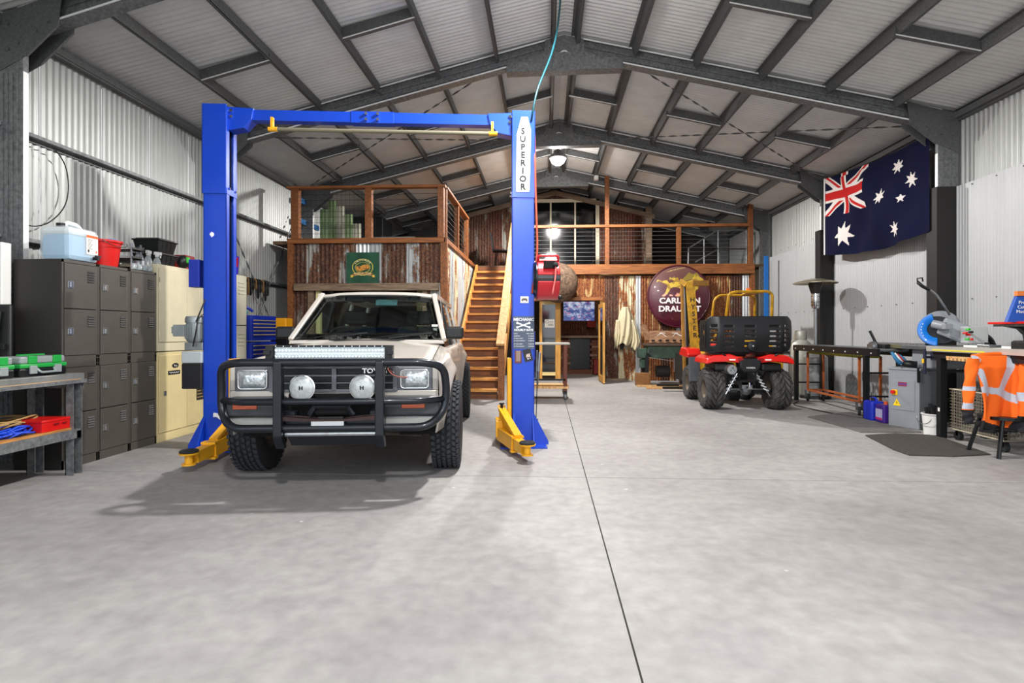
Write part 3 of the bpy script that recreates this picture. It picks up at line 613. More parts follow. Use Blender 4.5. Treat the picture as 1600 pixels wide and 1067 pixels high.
# ================================================================ two post vehicle hoist
LO = Vector((-1.81, 5.70, 0)); LR = math.radians(6)
ML = Matrix.Translation(LO) @ RZ(LR); MLI = ML.inverted()
def lp(px, py, Y): return MLI @ at(px, py, Y)
li = T('vehicle_hoist', 'blue two post vehicle hoist with yellow swing arms straddling the four wheel drive', 'hoist', LO, LR)
for sg, X in ((-1, -1.565), (1, 1.57)):
    hw, hd = .115, .11; xi, xo = X-sg*hw, X+sg*hw
    mb = MB(); mb.bb((xo, -hd, .012), (xo-sg*.012, hd, 3.5)); mb.bb((xo, -hd, .012), (xi, -hd+.012, 3.5)); mb.bb((xo, hd-.012, .012), (xi, hd, 3.5))
    mb.bb((xi, -hd, .012), (xi+sg*.012, -hd+.06, 3.5)); mb.bb((xi, hd-.06, .012), (xi+sg*.012, hd, 3.5))
    mb.bb((xo, -hd, 3.49), (xi, hd, 3.5))
    p = O('post', mb, BLUE, li)
    O('post_sleeve', MB().bb((xo+sg*.01, -hd-.01, 2.6), (xi, -hd, 3.51)).bb((xo+sg*.01, -hd-.01, 2.6), (xo, hd+.01, 3.51)).bb((xo+sg*.01, hd, 2.6), (xi, hd+.01, 3.51)), BLUE, p, bevel=.002)
    mb = MB()
    for z in (3.46, 2.66):
        for y in (-.07, .07): mb.cyl((xi, y, z), (xi-sg*.02, y, z), .012, 6)
    O('bolt', mb, CHROME, p)
    O('cable', MB().cyl((xi+sg*.03, -.01, .3), (xi+sg*.03, -.01, 3.4), .007, 6), CHROME, li)
    O('channel_dark_fill', MB().bb((xo-sg*.02, -hd+.016, .02), (xi+sg*.045, hd-.016, 3.45)), BLACKM, li)  # black block stands in for the dark depth of the post's slot
    mb = MB(); mb.bb((X-.24, -.25, 0), (X+.24, .22, .015))
    for q in (-1, 1): mb.prism([(-hd, .015), (-.26, .015), (-.26, .05), (-hd, .34)], X+q*.1-.005, X+q*.1+.005, 'x')
    mb.prism([(xo, .015), (xo+sg*.15, .015), (xo+sg*.15, .05), (xo, .34)], -hd, -hd+.012, 'y'); mb.prism([(xo, .015), (xo+sg*.15, .015), (xo+sg*.15, .05), (xo, .34)], hd-.012, hd, 'y')
    O('base_plate', mb, BLUE, li)
    # carriage and arms
    mb = MB(); mb.bb((xi-sg*.005, -.085, .12), (xi-sg*.05, .085, .92)); mb.bb((xi-sg*.05, -.14, .1), (xi-sg*.17, .14, .27)); mb.cyl((xi-sg*.11, -.1, .05), (xi-sg*.11, -.1, .36), .028, 12)
    O('carriage', mb, YEL, li, bevel=.004); O('channel_plate', MB().bb((xi, -hd, 2.6), (xi-sg*.006, hd, 2.66)), BLUE, li)
    O('carriage_pin', MB().cyl((xi-sg*.11, -.1, .36), (xi-sg*.11, -.1, .44), .016, 10).cyl((xi-sg*.11, -.1, .44), (xi-sg*.11, -.1, .455), .028, 10), BLACKM, li)
    for fb in (-1, 1):
        a = Vector((xi-sg*.11, fb*.1, .14))
        if fb < 0: b = MLI @ (Vector((-3.02, 4.52, .12)) if sg < 0 else Vector((-.17, 5.02, .12)))
        else: b = Vector((X-sg*.1, 1.15, .12))
        b.z = .12; d = (b-a).normalized()
        mb = MB(); mb.bar(a, a+d*(b-a).length*.62, .11, .13); mb.bar(a+d*.3, b-d*.07, .085, .1)
        mb.prism([(0, 0), (0, .2), (.05, .2), ((b-a).length*.55, 0)], -.006, .006, 'x')
        n = len(mb.v)-8; ang = math.atan2(d.x, d.y)
        Tm = Matrix.Translation(a+Vector((0,0,.06))) @ RZ(-ang)
        for i in range(n, n+8): mb.v[i] = tuple(Tm @ Vector(mb.v[i]))
        sx = Vector((-d.y, d.x, 0))
        mb.bar(a+Vector((0,0,.25)), a+d*.52+Vector((0,0,.07)), .075, .03); 
        mb.bar(a+d*(b-a).length*.6+Vector((0,0,-.075)), a+d*(b-a).length*.66+Vector((0,0,-.075)), .13, .02); mb.bar(a+d*(b-a).length*.58+Vector((0,0,.06)), a+d*(b-a).length*.66+Vector((0,0,.06)), .125, .02)
        mb.cyl(b+Vector((0,0,-.05)), b+Vector((0,0,-.035)), .055, 16); mb.cyl(b+Vector((0,0,-.05)), b+Vector((0,0,.035)), .032, 16)
        mb.lathe([(.035, .03), (.075, .042), (.078, .055), (.05, .056)], 24, Matrix.Translation(b))
        ar = O('swing_arm', mb, YEL, li)
        O('lifting_pad', MB().lathe([(.02, .056), (.072, .056), (.075, .07), (.065, .078), (.03, .072)], 24, Matrix.Translation(b)), RUBBER, ar)
mb = MB(); zb = 3.43
mb.bb((-1.44, -.05, zb-.055), (-.1, .05, zb+.055)); mb.bb((.1, -.05, zb-.055), (1.46, .05, zb+.055)); mb.bb((-.22, -.056, zb-.06), (.22, .056, zb+.06))
for sg in (-1, 1): mb.prism([(sg*1.45, zb+.07), (sg*1.2, zb+.06), (sg*1.22, zb-.05), (sg*1.3, zb-.14), (sg*1.45, zb-.17)], -.07, .07, 'y')
cb = O('crossbeam', mb, BLUE, li, bevel=.003)
mb = MB()
for x in (-.06, .06, -1.42, 1.43):
    for z in (.03, -.03): mb.cyl((x, -.06, zb+z), (x, -.085, zb+z), .016, 6)
O('bolt', mb, CHROME, cb)
O('shutoff_bar', MB().cyl((-.95, -.12, 3.26), (1.25, -.12, 3.26), .02, 12), mat('padded bar', '#6f6a58', .7), li)
for x in (-.97, 1.27): O('bar_bracket', MB().cyl((x-.06, -.12, 3.26), (x+.03, -.12, 3.26), .024, 12).bb((x-.035, -.14, 3.25), (x-.01, -.1, 3.38)), YEL, li)
# labels on the posts
fy = -.11-.0125; yr = -.11-.004
X = 1.57
O('name_board', MB().prism([(X-.075, 2.66), (X+.06, 2.66), (X+.065, 2.7), (X+.08, 3.3), (X+.045, 3.44), (X-.02, 3.44), (X-.07, 3.25)], fy-.004, fy, 'y'), PAPER, li)
for i, ch in enumerate('SUPERIOR'): text(ch, .088, (X-.005, fy-.006, 3.29-i*.083), (PI/2, 0, 0), BLACKM, li, bold=.003, xs=1)
def stickerc(u, v):
    x, y = u-.5, v-.45
    if abs(u-.5) > .46 or abs(v-.5) > .46: return '#f2f2f0'
    return '#55483f' if (x*x*5+y*y*9 < .8 and not (abs(x) < .2 and y < -.1)) else '#eceae6'
printgrid('sticker', lambda u, v: (X-.03+u*.085, yr, 1.5+v*.068), stickerc, 16, 14, printed('print'), li)
pb = O('rate_sign', MB().bb((X-.105, yr-.004, 1.02), (X+.115, yr, 1.36)), mat('rate sign slate', '#4a5568', .6), li)
WT = mat('sign white', '#e4e6ea', .6)
text('MECHANIC', .042, (X+.004, yr-.006, 1.325), (PI/2, 0, 0), WT, li, bold=.0012, ext=.001); text('HOURLY RATE', .030, (X+.004, yr-.006, 1.215), (PI/2, 0, 0), WT, li, bold=.001, ext=.001)
mb = MB()
for s_ in (-1, 1):
    mb.bar((X-.06*s_, yr-.006, 1.29), (X+.06*s_, yr-.006, 1.245), .002, .014); mb.cyl((X-.062*s_, yr-.007, 1.29), (X-.062*s_, yr-.005, 1.29), .013, 8); mb.cyl((X+.062*s_, yr-.007, 1.245), (X+.062*s_, yr-.005, 1.245), .013, 8)
O('spanner_emblem', mb, WT, pb)
for z, a, b in ((1.178, 'RATE', 'PER HOUR'), (1.153, 'NORMAL', '$ 100.00'), (1.128, 'IF YOU WAIT', '$ 150.00'), (1.103, 'IF YOU WATCH', '$ 200.00'), (1.07, 'IF YOU HELP', '$ 250.00'), (1.045, 'IF YOU LAUGH', '$ 500.00')):
    text(a, .016, (X-.098, yr-.006, z), (PI/2, 0, 0), WT, li, ext=.0006, align='LEFT'); text(b, .016, (X+.11, yr-.006, z), (PI/2, 0, 0), WT, li, ext=.0006, align='RIGHT')
def capc(u, v): return '#e7c9bd' if (.25 < u < .8 and .35 < v < .62 and int(u*16+v*8) % 3) else ('#f4f4f4' if (.3 < u < .75 and .15 < v < .3 and int(u*20) % 2) else '#141418')
st1 = printgrid('sticker', lambda u, v: (X+.02+u*.085+v*-.03, yr, .88+v*.125+u*.02), capc, 14, 18, printed('print'), li)
printgrid('sticker', lambda u, v: (X-.09+u*.075, yr, .87+v*.13), lambda u, v: '#8a7466' if abs(u-.5) < .3 and v > .15 else '#5d2f35', 10, 14, printed('print'), li)
printgrid('sticker', lambda u, v: (-1.58+u*.15, -.11-.003, .32+v*.06-u*.03), lambda u, v: '#e9e9ea' if abs(v-.5-.2*math.sin(u*9)) < .35 else '#2a3f8f', 24, 10, printed('print'), li)
printgrid('sticker', lambda u, v: (-1.62+u*.055, -.114, 2.15+v*.07), lambda u, v: '#e9e9ea' if (u-.5)**2+(v-.5)**2 < .13+.1*noise.noise(Vector((u*5, v*5, 0))) else '#1238c4', 12, 14, printed('print'), li)
# power unit on the outside of the left post
pu = T('power_unit', 'grey electric motor over a black oil tank on the left hoist post', 'motor', MLI.inverted() @ Vector((-1.78, -.05, 1.1)), LR)
O('motor_body', MB().lathe([(.02, .22), (.085, .215), (.09, .18), (.09, .02), (.08, 0), (.05, -.02)], 24), mat('motor grey', '#8f9698', .4, .4), pu, smooth=40)
mb = MB()
for k in range(20): a = 2*PI*k/20; mb.box((.095*math.cos(a), .095*math.sin(a), .1), (.016, .004, .15), (0, 0, a))
O('cooling_fin', mb, _mats['motor grey'], pu, kind='stuff')
O('fan_cover', MB().lathe([(.02, .26), (.09, .255), (.1, .23), (.1, .19)], 24), _mats['motor grey'], pu, smooth=40)
O('junction_box', MB().bb((-.2, -.06, .05), (-.09, .06, .17)).bb((-.22, -.05, .08), (-.2, .05, .15)), _mats['motor grey'], pu, bevel=.006)
O('pump_block', MB().bb((-.08, -.07, -.09), (.1, .07, -.01)), STEEL, pu, bevel=.006)
O('oil_tank', MB().bb((-.1, -.09, -.48), (.1, .09, -.22)), mat('black tank', '#1c1d20', .35), pu, bevel=.012)
O('tank_neck', MB().bb((-.1, -.09, -.22), (.1, .09, -.1)), mat('pale tank', '#b9c0c4', .4, .2), pu, bevel=.01)
O('cable', MB().tube(fillet([(.05, -.1, .2), (.1, -.1, .32), (.12, -.05, .44)], .05), .007, 6), BLACK, pu)
O('cable', MB().tube(fillet([(.02, -.1, -.05), (.06, -.12, .1), (.07, -.1, .24), (.12, -.02, .3)], .05), .007, 6), BLACK, pu)
O('switch_box', MB().bb((-.045, -.06, .55), (.06, .06, .83)), BLUED, pu, bevel=.004)
O('lock_cover', MB().bb((-1.77, -.03, .63), (-1.69, .06, .82)), YEL, li, bevel=.01)
# hose reel on the right post
hr = T('hose_reel', 'red and black retractable hose reel mounted on the right hoist post', 'hose reel', ML @ Vector((1.82, -.05, 1.75)), LR)
def ring(x0, x1, prof, m, nm, par, bev=.01): return O(nm, MB().prism(prof, x0, x1, 'x'), m, par, bevel=bev)
circ = lambda r, a0, a1, n=16: [(r*math.cos(a0+(a1-a0)*k/n), r*math.sin(a0+(a1-a0)*k/n)) for k in range(n+1)]
REDR = mat('reel red', '#c3202a', .35, coat=.3)
ring(-.11, .12, circ(.215, PI*1.05, PI*1.95), REDR, 'lower_shell', hr)
ring(-.11, .12, circ(.215, PI*.1, PI*.9)[::1]+[(-.215, .03), (.215, .03)], REDR, 'upper_shell', hr)
ring(-.115, .125, circ(.205, -PI*.12, PI*.1, 4)+circ(.205, PI*.9, PI*1.12, 4), mat('reel black', '#17181b', .3, coat=.3), 'band', hr)
O('hose_opening', MB().bb((-.05, -.222, .1), (.07, -.19, .17)), DARK, hr)
O('side_cover', MB().lathe([(.03, .03), (.17, .03), (.2, 0), (.2, -.03)], 32, TR(-.12, 0, 0) @ RY(-PI/2)), _mats['reel black'], hr, smooth=40)
O('top_handle', MB().tube(fillet([(-.1, -.1, .18), (-.1, -.14, .235), (.11, -.14, .235), (.11, -.1, .18)], .03), .014, 8), REDR, hr, smooth=True)
O('hose_stop', MB().sphere((.07, -.235, .13), .03), RUBBER, hr, smooth=True)
O('hose_end', MB().tube(fillet([(.07, -.245, .12), (.065, -.25, .0), (.045, -.245, -.12), (.035, -.24, -.17)], .1), .009, 8), mat('pinkish hose', '#d9736e', .5), hr, smooth=True)
O('mount_bracket', MB().bb((-.2, -.02, -.06), (-.13, .04, .06)), BLACKM, hr)
O('latch_ball', MB().sphere((.12, -.19, -.2), .022), BLACKM, hr, smooth=True)
O('air_line', MB().tube(fillet([ML @ Vector(p) for p in ((1.66, -.13, 1.6), (1.72, -.14, 2.0), (1.7, -.12, 2.6), (1.69, -.12, 3.05), (1.69, -.05, 3.3))], .2, 8), .011, 8), mat('orange red hose', '#c0533c', .5), label='orange red air line running up the right edge of the right hoist post', cat='hose', smooth=True)
p0, p1 = at(830, 182, 5.75), at(876, 0, 6.2); p2 = p1+Vector((.0, .0, .28))
O('feed_hose', MB().tube(fillet([p0+Vector((0, 0, -.05)), p0+Vector((.05, 0, .25)), at(868, 70, 6.05), p1, p2], .5, 8), .011, 8), mat('teal hose', '#0e3b44', .4), label='teal air hose dropping from the roof to the top of the right hoist post', cat='hose', smooth=True)
gz = T('hanging_grease_gun', 'slim silver tool on a thin lead hanging beside the right hoist post', 'tool', ML @ Vector((1.72, -.05, .9)), LR)
O('lead', MB().tube(fillet([(-.03, 0, .15), (.0, 0, 0), (.0, -.0, -.3), (-.01, 0, -.62)], .05), .005, 6), BLACKM, gz)
O('barrel', MB().cyl((.03, 0, .08), (.015, 0, -.12), .014, 10).cyl((.0, 0, .1), (-.01, 0, -.2), .009, 8).cyl((.015, 0, -.12), (.01, 0, -.26), .006, 8), STEEL, gz)
O('handle', MB().bb((-.045, -.01, .0), (-.02, .01, .3)), BLUED, gz, bevel=.004); O('nozzle', MB().cyl((0, 0, -.62), (0, 0, -.75), .012, 8), GALV, gz)

# ================================================================ four wheel drive
CA = math.radians(6.3)
cr_ = T('four_wheel_drive', 'silver beige four wheel drive with black bull bar parked between the hoist posts', 'car', (-1.675, 4.80, 0), CA)
PAINT = mat('car paint', '#c5beb5', .34, .25, var=.05, scale=4, coat=.5)
CHAR = mat('charcoal trim', '#3a3c40', .5, var=.2, scale=10); GREYT = mat('grille grey', '#6a6d72', .4, .3)
BARM = mat('bull bar black', '#1a1f27', .38, .3, var=.25, scale=25, bump=.1, coat=.2)
def zs(y): return .93+.07*min(1, max(0, (y+.68)/1.1))
def hw(y): return .775+.035*min(1, max(0, (y+.68)/.4))-(.05*max(0, (y-3.1)/.5) if y > 3.1 else 0)
def hoodz(y, x): 
    t = (y+.68)/1.1; return .955+.15*t-.012*(1-t)**6*3-.045*(x/.76)**2
WBY = (0.0, 2.85)
def zb(y):
    for c in WBY:
        if abs(y-c) < .45: return max(.42, .38+math.sqrt(.45**2-(y-c)**2))
    return .42
ys = sorted(set([-.68, -.62, -.5] + [c+.45*math.sin(k*PI/16) for c in WBY for k in range(-8, 9)] + [.8+k*.25 for k in range(7)] + [3.4, 3.6]))
for sg in (-1, 1):
    vs, fs = [], []
    R_ = 8
    for y in ys:
        b, s_ = zb(y), zs(y); near = min(abs(y-c) for c in WBY)
        for k in range(R_):
            t = k/(R_-1); z = b+(s_-b)*t
            fl = .07*max(0, 1-near/.75)*math.exp(-((z-b)/.10)**2)
            x = hw(y)+fl-.03*max(0, (.6-z)/.2)+.012*math.sin(PI*t)
            vs.append((sg*x, y, z))
        if y < .43: vs.append((sg*(hw(y)-.025), y, s_+.015)); vs.append((sg*.70, y, hoodz(y, .70)-.003))
        else: vs.append((sg*(hw(y)-.02), y, s_+.03)); vs.append((sg*(hw(y)-.07), y, s_+.045))
    n = R_+2
    for i in range(len(ys)-1):
        for k in range(n-1): fs.append((i*n+k, i*n+k+1, (i+1)*n+k+1, (i+1)*n+k) if sg < 0 else (i*n+k, (i+1)*n+k, (i+1)*n+k+1, i*n+k+1))
    O('side_panel', MB().add(vs, fs), PAINT, cr_, smooth=50, solid=.006)
    O('fender_end', MB().bb((sg*.775, -.69, .5), (sg*.70, -.60, .94)), PAINT, cr_, bevel=.015)
    mb = MB()
    for yc in (): mb.tube([(sg*(hw(yc)+.055), yc+.45*math.cos(a), .38+.45*math.sin(a)) for a in [PI*k/14 for k in range(15)]], .018, 6)
    O('inner_guard', MB().grid(lambda u, v: (sg*(.45+.33*v), .47*math.cos(PI*u), .37+.47*math.sin(PI*u)), 14, 1), DARK, cr_, solid=.004)
    O('inner_guard', MB().grid(lambda u, v: (sg*(.45+.33*v), 2.85+.47*math.cos(PI*u), .37+.47*math.sin(PI*u)), 14, 1), DARK, cr_, solid=.004)
O('hood', MB().grid(lambda u, v: ((u-.5)*1.39, -.68+v*1.1, hoodz(-.68+v*1.1, (u-.5)*1.39)+(.008 if abs(u-.5) < .3 else 0)), 16, 14), PAINT, cr_, smooth=40, solid=.01)
mb = MB()
for x0 in (-.38, .0):
    for k in range(16): mb.bb((x0+k*.02, .385, hoodz(.39, 0)+.009), (x0+k*.02+.008, .398, hoodz(.39, 0)+.0105))
O('vent_slot', mb, DARK, cr_, kind='stuff')
O('cowl', MB().prism([(-.74, 1.08), (.74, 1.08), (.73, 1.115), (0, 1.13), (-.73, 1.115)], .42, .5), PAINT, cr_, bevel=.01)
O('valance', MB().prism([(-.775, .52), (-.72, .47), (.72, .47), (.775, .52), (.775, .60), (-.775, .60)], -.72, -.60), PAINT, cr_, bevel=.02)
O('nose_strip', MB().bb((-.765, -.72, .70), (.765, -.66, .755)), PAINT, cr_, bevel=.008)
O('fascia', MB().bb((-.70, -.70, .745), (.70, -.64, .935)), CHAR, cr_, bevel=.006)
gr = T('grille', None, None, (0, 0, 0)); gr.parent = cr_
fm = MB()
for z in (.755, .93): fm.bb((-.46, -.735, z-.01), (.46, -.70, z+.01))
for x in (-.455, 0, .455): fm.bb((x-.018, -.735, .75), (x+.018, -.70, .935))
for z in (.812, .868): fm.bb((-.45, -.728, z-.007), (.45, -.70, z+.007))
O('grille_frame', fm, GREYT, gr, bevel=.003)
for i in range(12):
    z = .768+i*.0145
    for x0, x1 in ((-.435, -.02), (.02, .435)): O('slat', MB().bb((x0, -.722, z-.0018), (x1, -.702, z+.0018)), BLACK, gr)
text('TOYOTA', .05, (.33, -.738, .902), (PI/2, 0, 0), CHROME, cr_, name='badge', ext=.003, bold=.0015, xs=1.15)
LENS = mat('headlight glass', '#cfd6d8', .12, .55, var=.35, scale=22, bump=.5, bscale=40, coat=1)
for sg in (-1, 1):
    h_ = T('headlight', None, None, (sg*.60, -.70, .84)); h_.parent = cr_
    O('surround', MB().bb((-.135, -.02, -.095), (.135, .03, .095)), GREYT, h_, bevel=.012)
    O('chrome_ring', MB().tube(fillet([(-.105, -.025, -.07), (.105, -.025, -.07), (.105, -.025, .07), (-.105, -.025, .07)], .03, 5, True), .009, 8, True), CHROME, h_, smooth=True)
    O('lens', MB().grid(lambda u, v: ((u-.5)*.2, -.03-.02*(1-(2*u-1)**4)*(1-(2*v-1)**4), (v-.5)*.13), 14, 10), LENS, h_, smooth=True)
    O('corner_lamp', MB().bb((sg*.70, -.705, .755), (sg*.775, -.62, .925)), mat('clear corner lens', '#b9b3ac', .2, .2) if sg > 0 else _mats.get('clear corner lens', PAINT), cr_, bevel=.01)
O('indicator_lamp', MB().bb((-.80, -.64, .76), (-.776, -.5, .92)), mat('amber lens', '#d97812', .25, coat=.6), cr_, bevel=.005)
# bumper and lamps
mb = MB()
for sg in (-1, 1): 
    O('bumper_end', MB().prism([(sg*.35, .575), (sg*.80, .585), (sg*.80, .70), (sg*.72, .715), (sg*.35, .715)], -.84, -.68), CHAR, cr_, bevel=.012)
for sg in (-1, 1): O('indicator_lamp', MB().bb((sg*.52, -.852, .635), (sg*.69, -.83, .675)), mat('orange lens', '#c4501a', .25, coat=.6), cr_, bevel=.004)
for sg in (-1, 1): O('lower_skirt', MB().bb((sg*.78, -.80, .5), (sg*.36, -.72, .57)), mat('dull silver skirt', '#9fa09b', .5, .2), cr_, bevel=.015)
bb_ = T('bull_bar', None, None, (.03, 0, 0)); bb_.parent = cr_
yb_ = -.96
loop = fillet([(-.80, yb_+.12, .80), (-.78, yb_+.07, .95), (-.66, yb_, .98), (.66, yb_, .98), (.80, yb_+.07, .95), (.82, yb_+.12, .80), (.81, yb_+.12, .62), (.70, yb_+.02, .51), (-.70, yb_+.02, .51), (-.80, yb_+.12, .62)], .09, 5, True)
O('outer_tube', MB().tube(loop, .029, 12, True), BARM, bb_, smooth=True)
O('middle_tube', MB().tube([(-.80, yb_+.12, .70), (-.6, yb_+.01, .70), (.6, yb_+.01, .70), (.81, yb_+.12, .70)], .026, 12), BARM, bb_, smooth=True)
for x in (-.355, .355):
    O('upright', MB().prism([(-.035+yb_, .46), (yb_-.035, .985), (yb_-.01, 1.0), (yb_+.04, .99), (yb_+.04, .46), (yb_+.09, .36), (yb_+.03, .36)], x-.03, x+.03, 'x'), BARM, bb_, bevel=.008)
O('skid_plate', MB().prism([(yb_+.02, .45), (yb_+.10, .37), (yb_+.16, .37), (yb_+.08, .47)], -.30, .33, 'x'), BARM, bb_, bevel=.006)
O('lower_rail', MB().cyl((-.32, yb_+.04, .465), (.33, yb_+.04, .465), .02, 10), STEEL, bb_)
O('winch_plate', MB().bb((-.33, yb_+.05, .50), (.33, yb_+.07, .575)), BARM, bb_, bevel=.004)
O('winch_deck', MB().prism([(-.33, .565), (-.33, .595), (-.1, .575), (.1, .575), (.33, .6), (.33, .57), (.1, .56), (-.1, .56)], yb_+.0, yb_+.1), mat('rusty dark steel', '#3c2b2a', .7, .3, var=.4, scale=20), bb_)
O('winch_hoop', MB().tube([(-.155, yb_+.05, .60), (-.11, yb_+.04, .668), (.11, yb_+.04, .668), (.155, yb_+.05, .60)], .02, 6), BARM, bb_)
O('winch_drum', MB().cyl((-.12, yb_+.1, .625), (.12, yb_+.1, .625), .035, 14), DARK, bb_)
O('fairlead', MB().bb((-.09, yb_+.02, .565), (.09, yb_+.05, .59)), BLACKM, bb_, bevel=.004)
O('winch_back', MB().bb((-.34, yb_+.16, .50), (.34, yb_+.18, .74)), DARK, bb_)
O('number_plate', MB().bb((-.13, yb_-.0, .505), (.10, yb_+.012, .563)), mat('plain plate', '#b9bcc0', .4, .2), bb_, bevel=.003)
for x in (-.32, .32): O('mount_bracket', MB().bb((x-.05, yb_+.08, .5), (x+.05, -.6, .62)), BARM, bb_)
mb = MB()
for x in (-.15, .11): mb.cyl((x, yb_+.04, .52), (x, yb_+.03, .52), .012, 8)
O('bolt', mb, CHROME, bb_)
for x in (-.165, .26):
    s_ = T('spot_lamp', None, None, (x, yb_+.02, .80)); s_.parent = cr_
    s_.scale = (1.12, 1, 1.12)
    O('lamp_shell', MB().lathe([(.02, .07), (.06, .05), (.08, 0), (.083, -.015), (.076, -.018)], 28, RX(-PI/2), caps=False), CHROME, s_, smooth=40)
    O('cover', MB().lathe([(.001, .035), (.03, .033), (.06, .025), (.077, .012)], 28, RX(PI/2), caps=False), mat('spot lamp lens', '#b4b9ba', .25, .15, var=.35, scale=22, coat=.6), s_, smooth=True)
    O('emblem', MB().bb((-.012, -.038, -.012), (-.004, -.034, .012)).bb((.004, -.038, -.012), (.012, -.034, .012)).bb((-.012, -.038, -.002), (.012, -.034, .002)), BLACK, s_)
    O('stalk', MB().cyl((0, .02, -.09), (0, .02, -.07), .012, 8), BLACK, s_)
lb = T('light_bar', None, None, (.01, -.87, 1.045)); lb.parent = cr_; lb.scale = (.9, 1, 1)
mb = MB(); mb.bb((-.44, -.02, .043), (.44, .05, .055)); mb.bb((-.44, -.02, -.055), (.44, .05, -.043)); mb.bb((-.44, .02, -.05), (.44, .05, .05))
O('housing', mb, BLACKM, lb)
for sg in (-1, 1): O('end_cap', MB().bb((sg*.44, -.03, -.055), (sg*.50, .06, .055)).bb((sg*.46, -.045, -.015), (sg*.51, -.03, .02)), BLACK, lb, bevel=.004); O('mount_foot', MB().bb((sg*.47-.03, -.03, -.075), (sg*.47+.03, .05, -.055)).cyl((sg*.5, 0, -.08), (sg*.5, 0, -.05), .03, 10), BLACK, lb)
mb = MB()
for i in range(33):
    for j in range(2): mb.lathe([(.001, .006), (.006, .001), (.0125, -.012)], 8, TR(-.42+i*.02625, -.004, -.021+j*.042) @ RX(-PI/2), caps=False)
O('led_reflector', mb, mat('led reflector', '#f2f7f9', .2, .2), lb, kind='stuff')
O('lens', MB().bb((-.435, -.002, -.042), (.435, .018, .042)), mat('led panel', '#dfe8ec', .25, .0, coat=.6), lb)
mb = MB()
for i in range(15):
    for z in (-.049, .049): mb.cyl((-.42+i*.06, -.026, z), (-.42+i*.06, -.02, z), .004, 6)
O('screw', mb, CHROME, lb, kind='stuff')
O('cable', MB().tube(fillet([(.49, -.03, -.03), (.47, -.05, -.1), (.42, .0, -.16), (.4, .12, -.2)], .05), .006, 6), BLACK, lb)
O('loose_wire', MB().tube(fillet([(.40, -.76, .93), (.43, -.78, .88), (.5, -.77, .855), (.55, -.75, .855)], .03), .004, 6), mat('red wire', '#c46a58', .5), cr_)
# cab
AB, AT = (.735, .47, 1.115), (.585, 1.02, 1.575)
for sg in (-1, 1):
    O('windscreen_pillar', MB().bar((sg*AB[0], AB[1], AB[2]), (sg*AT[0], AT[1], AT[2]+.02), .05, .05, up=(0, -1, .3)), PAINT, cr_, bevel=.01)
    for y0, y1, m, nm in ((1.55, 1.62, BLACKM, 'door_pillar'), (2.4, 2.5, PAINT, 'door_pillar'), (3.42, 3.55, PAINT, 'rear_pillar')):
        O(nm, MB().bar((sg*.74, y0, 1.03), (sg*.60, y0, 1.58), .03, y1-y0, up=(0, 1, 0)), m, cr_)
    O('window_frame', MB().bar((sg*.605, .98, 1.575), (sg*.605, 3.5, 1.575), .04, .05), PAINT, cr_)
    O('side_glass', MB().add([(sg*.735, .55, 1.03), (sg*.735, 3.45, 1.03), (sg*.605, 3.45, 1.56), (sg*.60, 1.05, 1.56)], [(0, 1, 2, 3)]), mat('car glass', (.75, .85, .82, 1), .02, trans=1, ior=1.1), cr_, solid=.004)
    m_ = T('door_mirror', None, None, (sg*.73, .62, 1.125)); m_.parent = cr_
    O('mirror_shell', MB().bb((-.0 if sg > 0 else -.19, -.05, -.0), (.19 if sg > 0 else 0, .04, .125)), BLACK, m_, bevel=.025); O('mirror_arm', MB().bar((-sg*.06, .02, -.02), (sg*.05, 0, .03), .04, .03), BLACK, m_)
    O('door_line', MB().bar((sg*.80, .58, .5), (sg*.795, .58, 1.0), .004, .006, up=(0, 1, 0)).bar((sg*.825, 1.58, .45), (sg*.815, 1.58, 1.0), .004, .006, up=(0, 1, 0)), DARK, cr_)
def roofz(u, v):
    x = (u-.5)*1.24; y = .99+v*2.55
    return (x, y, 1.625-.035*abs(2*u-1)**3-.03*max(0, 1-v*9)**2-.02*v*v)
O('roof', MB().grid(roofz, 16, 12), PAINT, cr_, smooth=True, solid=.03)
def ws(u, v):
    hwid = AB[0]-.02+(AT[0]-AB[0])*v; c = -.05*(1-(2*u-1)**2)
    return ((2*u-1)*hwid, AB[1]+(AT[1]-AB[1])*v+c, AB[2]+(AT[2]-AB[2])*v)
O('windscreen', MB().grid(ws, 14, 6), mat('windscreen glass', (.72, .8, .76, 1), .01, trans=1, ior=1.25), cr_, smooth=True, solid=.004)
bd = [ws(k/12, 0) for k in range(13)]+[ws(1, k/4) for k in range(1, 5)]+[ws(k/12, 1) for k in range(11, -1, -1)]+[ws(0, k/4) for k in range(3, 0, -1)]
O('windscreen_seal', MB().tube(bd, .012, 6, True), BLACK, cr_)
for x0, x1 in ((-.55, -.12), (.05, .5)):
    a, b = Vector((x0, .42, 1.135)), Vector((x1, .44, 1.18)); wv = T('wiper', None, None, (0, 0, 0)); wv.parent = cr_
    O('wiper_arm', MB().tube([a, a.lerp(b, .6)+Vector((0, -.01, .01)), b], .006, 6), BLACKM, wv); O('wiper_blade', MB().bar(a.lerp(b, .35)+Vector((0, .0, -.012)), b+Vector((.12, .015, .01)), .006, .014), BLACKM, wv)
O('aerial', MB().cyl((.72, .6, 1.2), (.64, 1.0, 1.72), .003, 6), CHROME, cr_)
O('dashboard', MB().prism([(.5, .95), (.52, 1.09), (.8, 1.12), (.9, 1.0)], -.68, .68, 'x'), mat('dash', '#26282a', .7), cr_)
O('interior_floor', MB().bb((-.70, .6, .45), (.70, 3.45, .5)), DARK, cr_)
O('steering_wheel', MB().tube([(-.36+.18*math.cos(a), .93+.06*math.sin(a), 1.08+.17*math.sin(a)) for a in [2*PI*k/24 for k in range(24)]], .014, 8, True).bar((-.53, .93, 1.08), (-.19, .93, 1.08), .02, .02), BLACK, cr_)
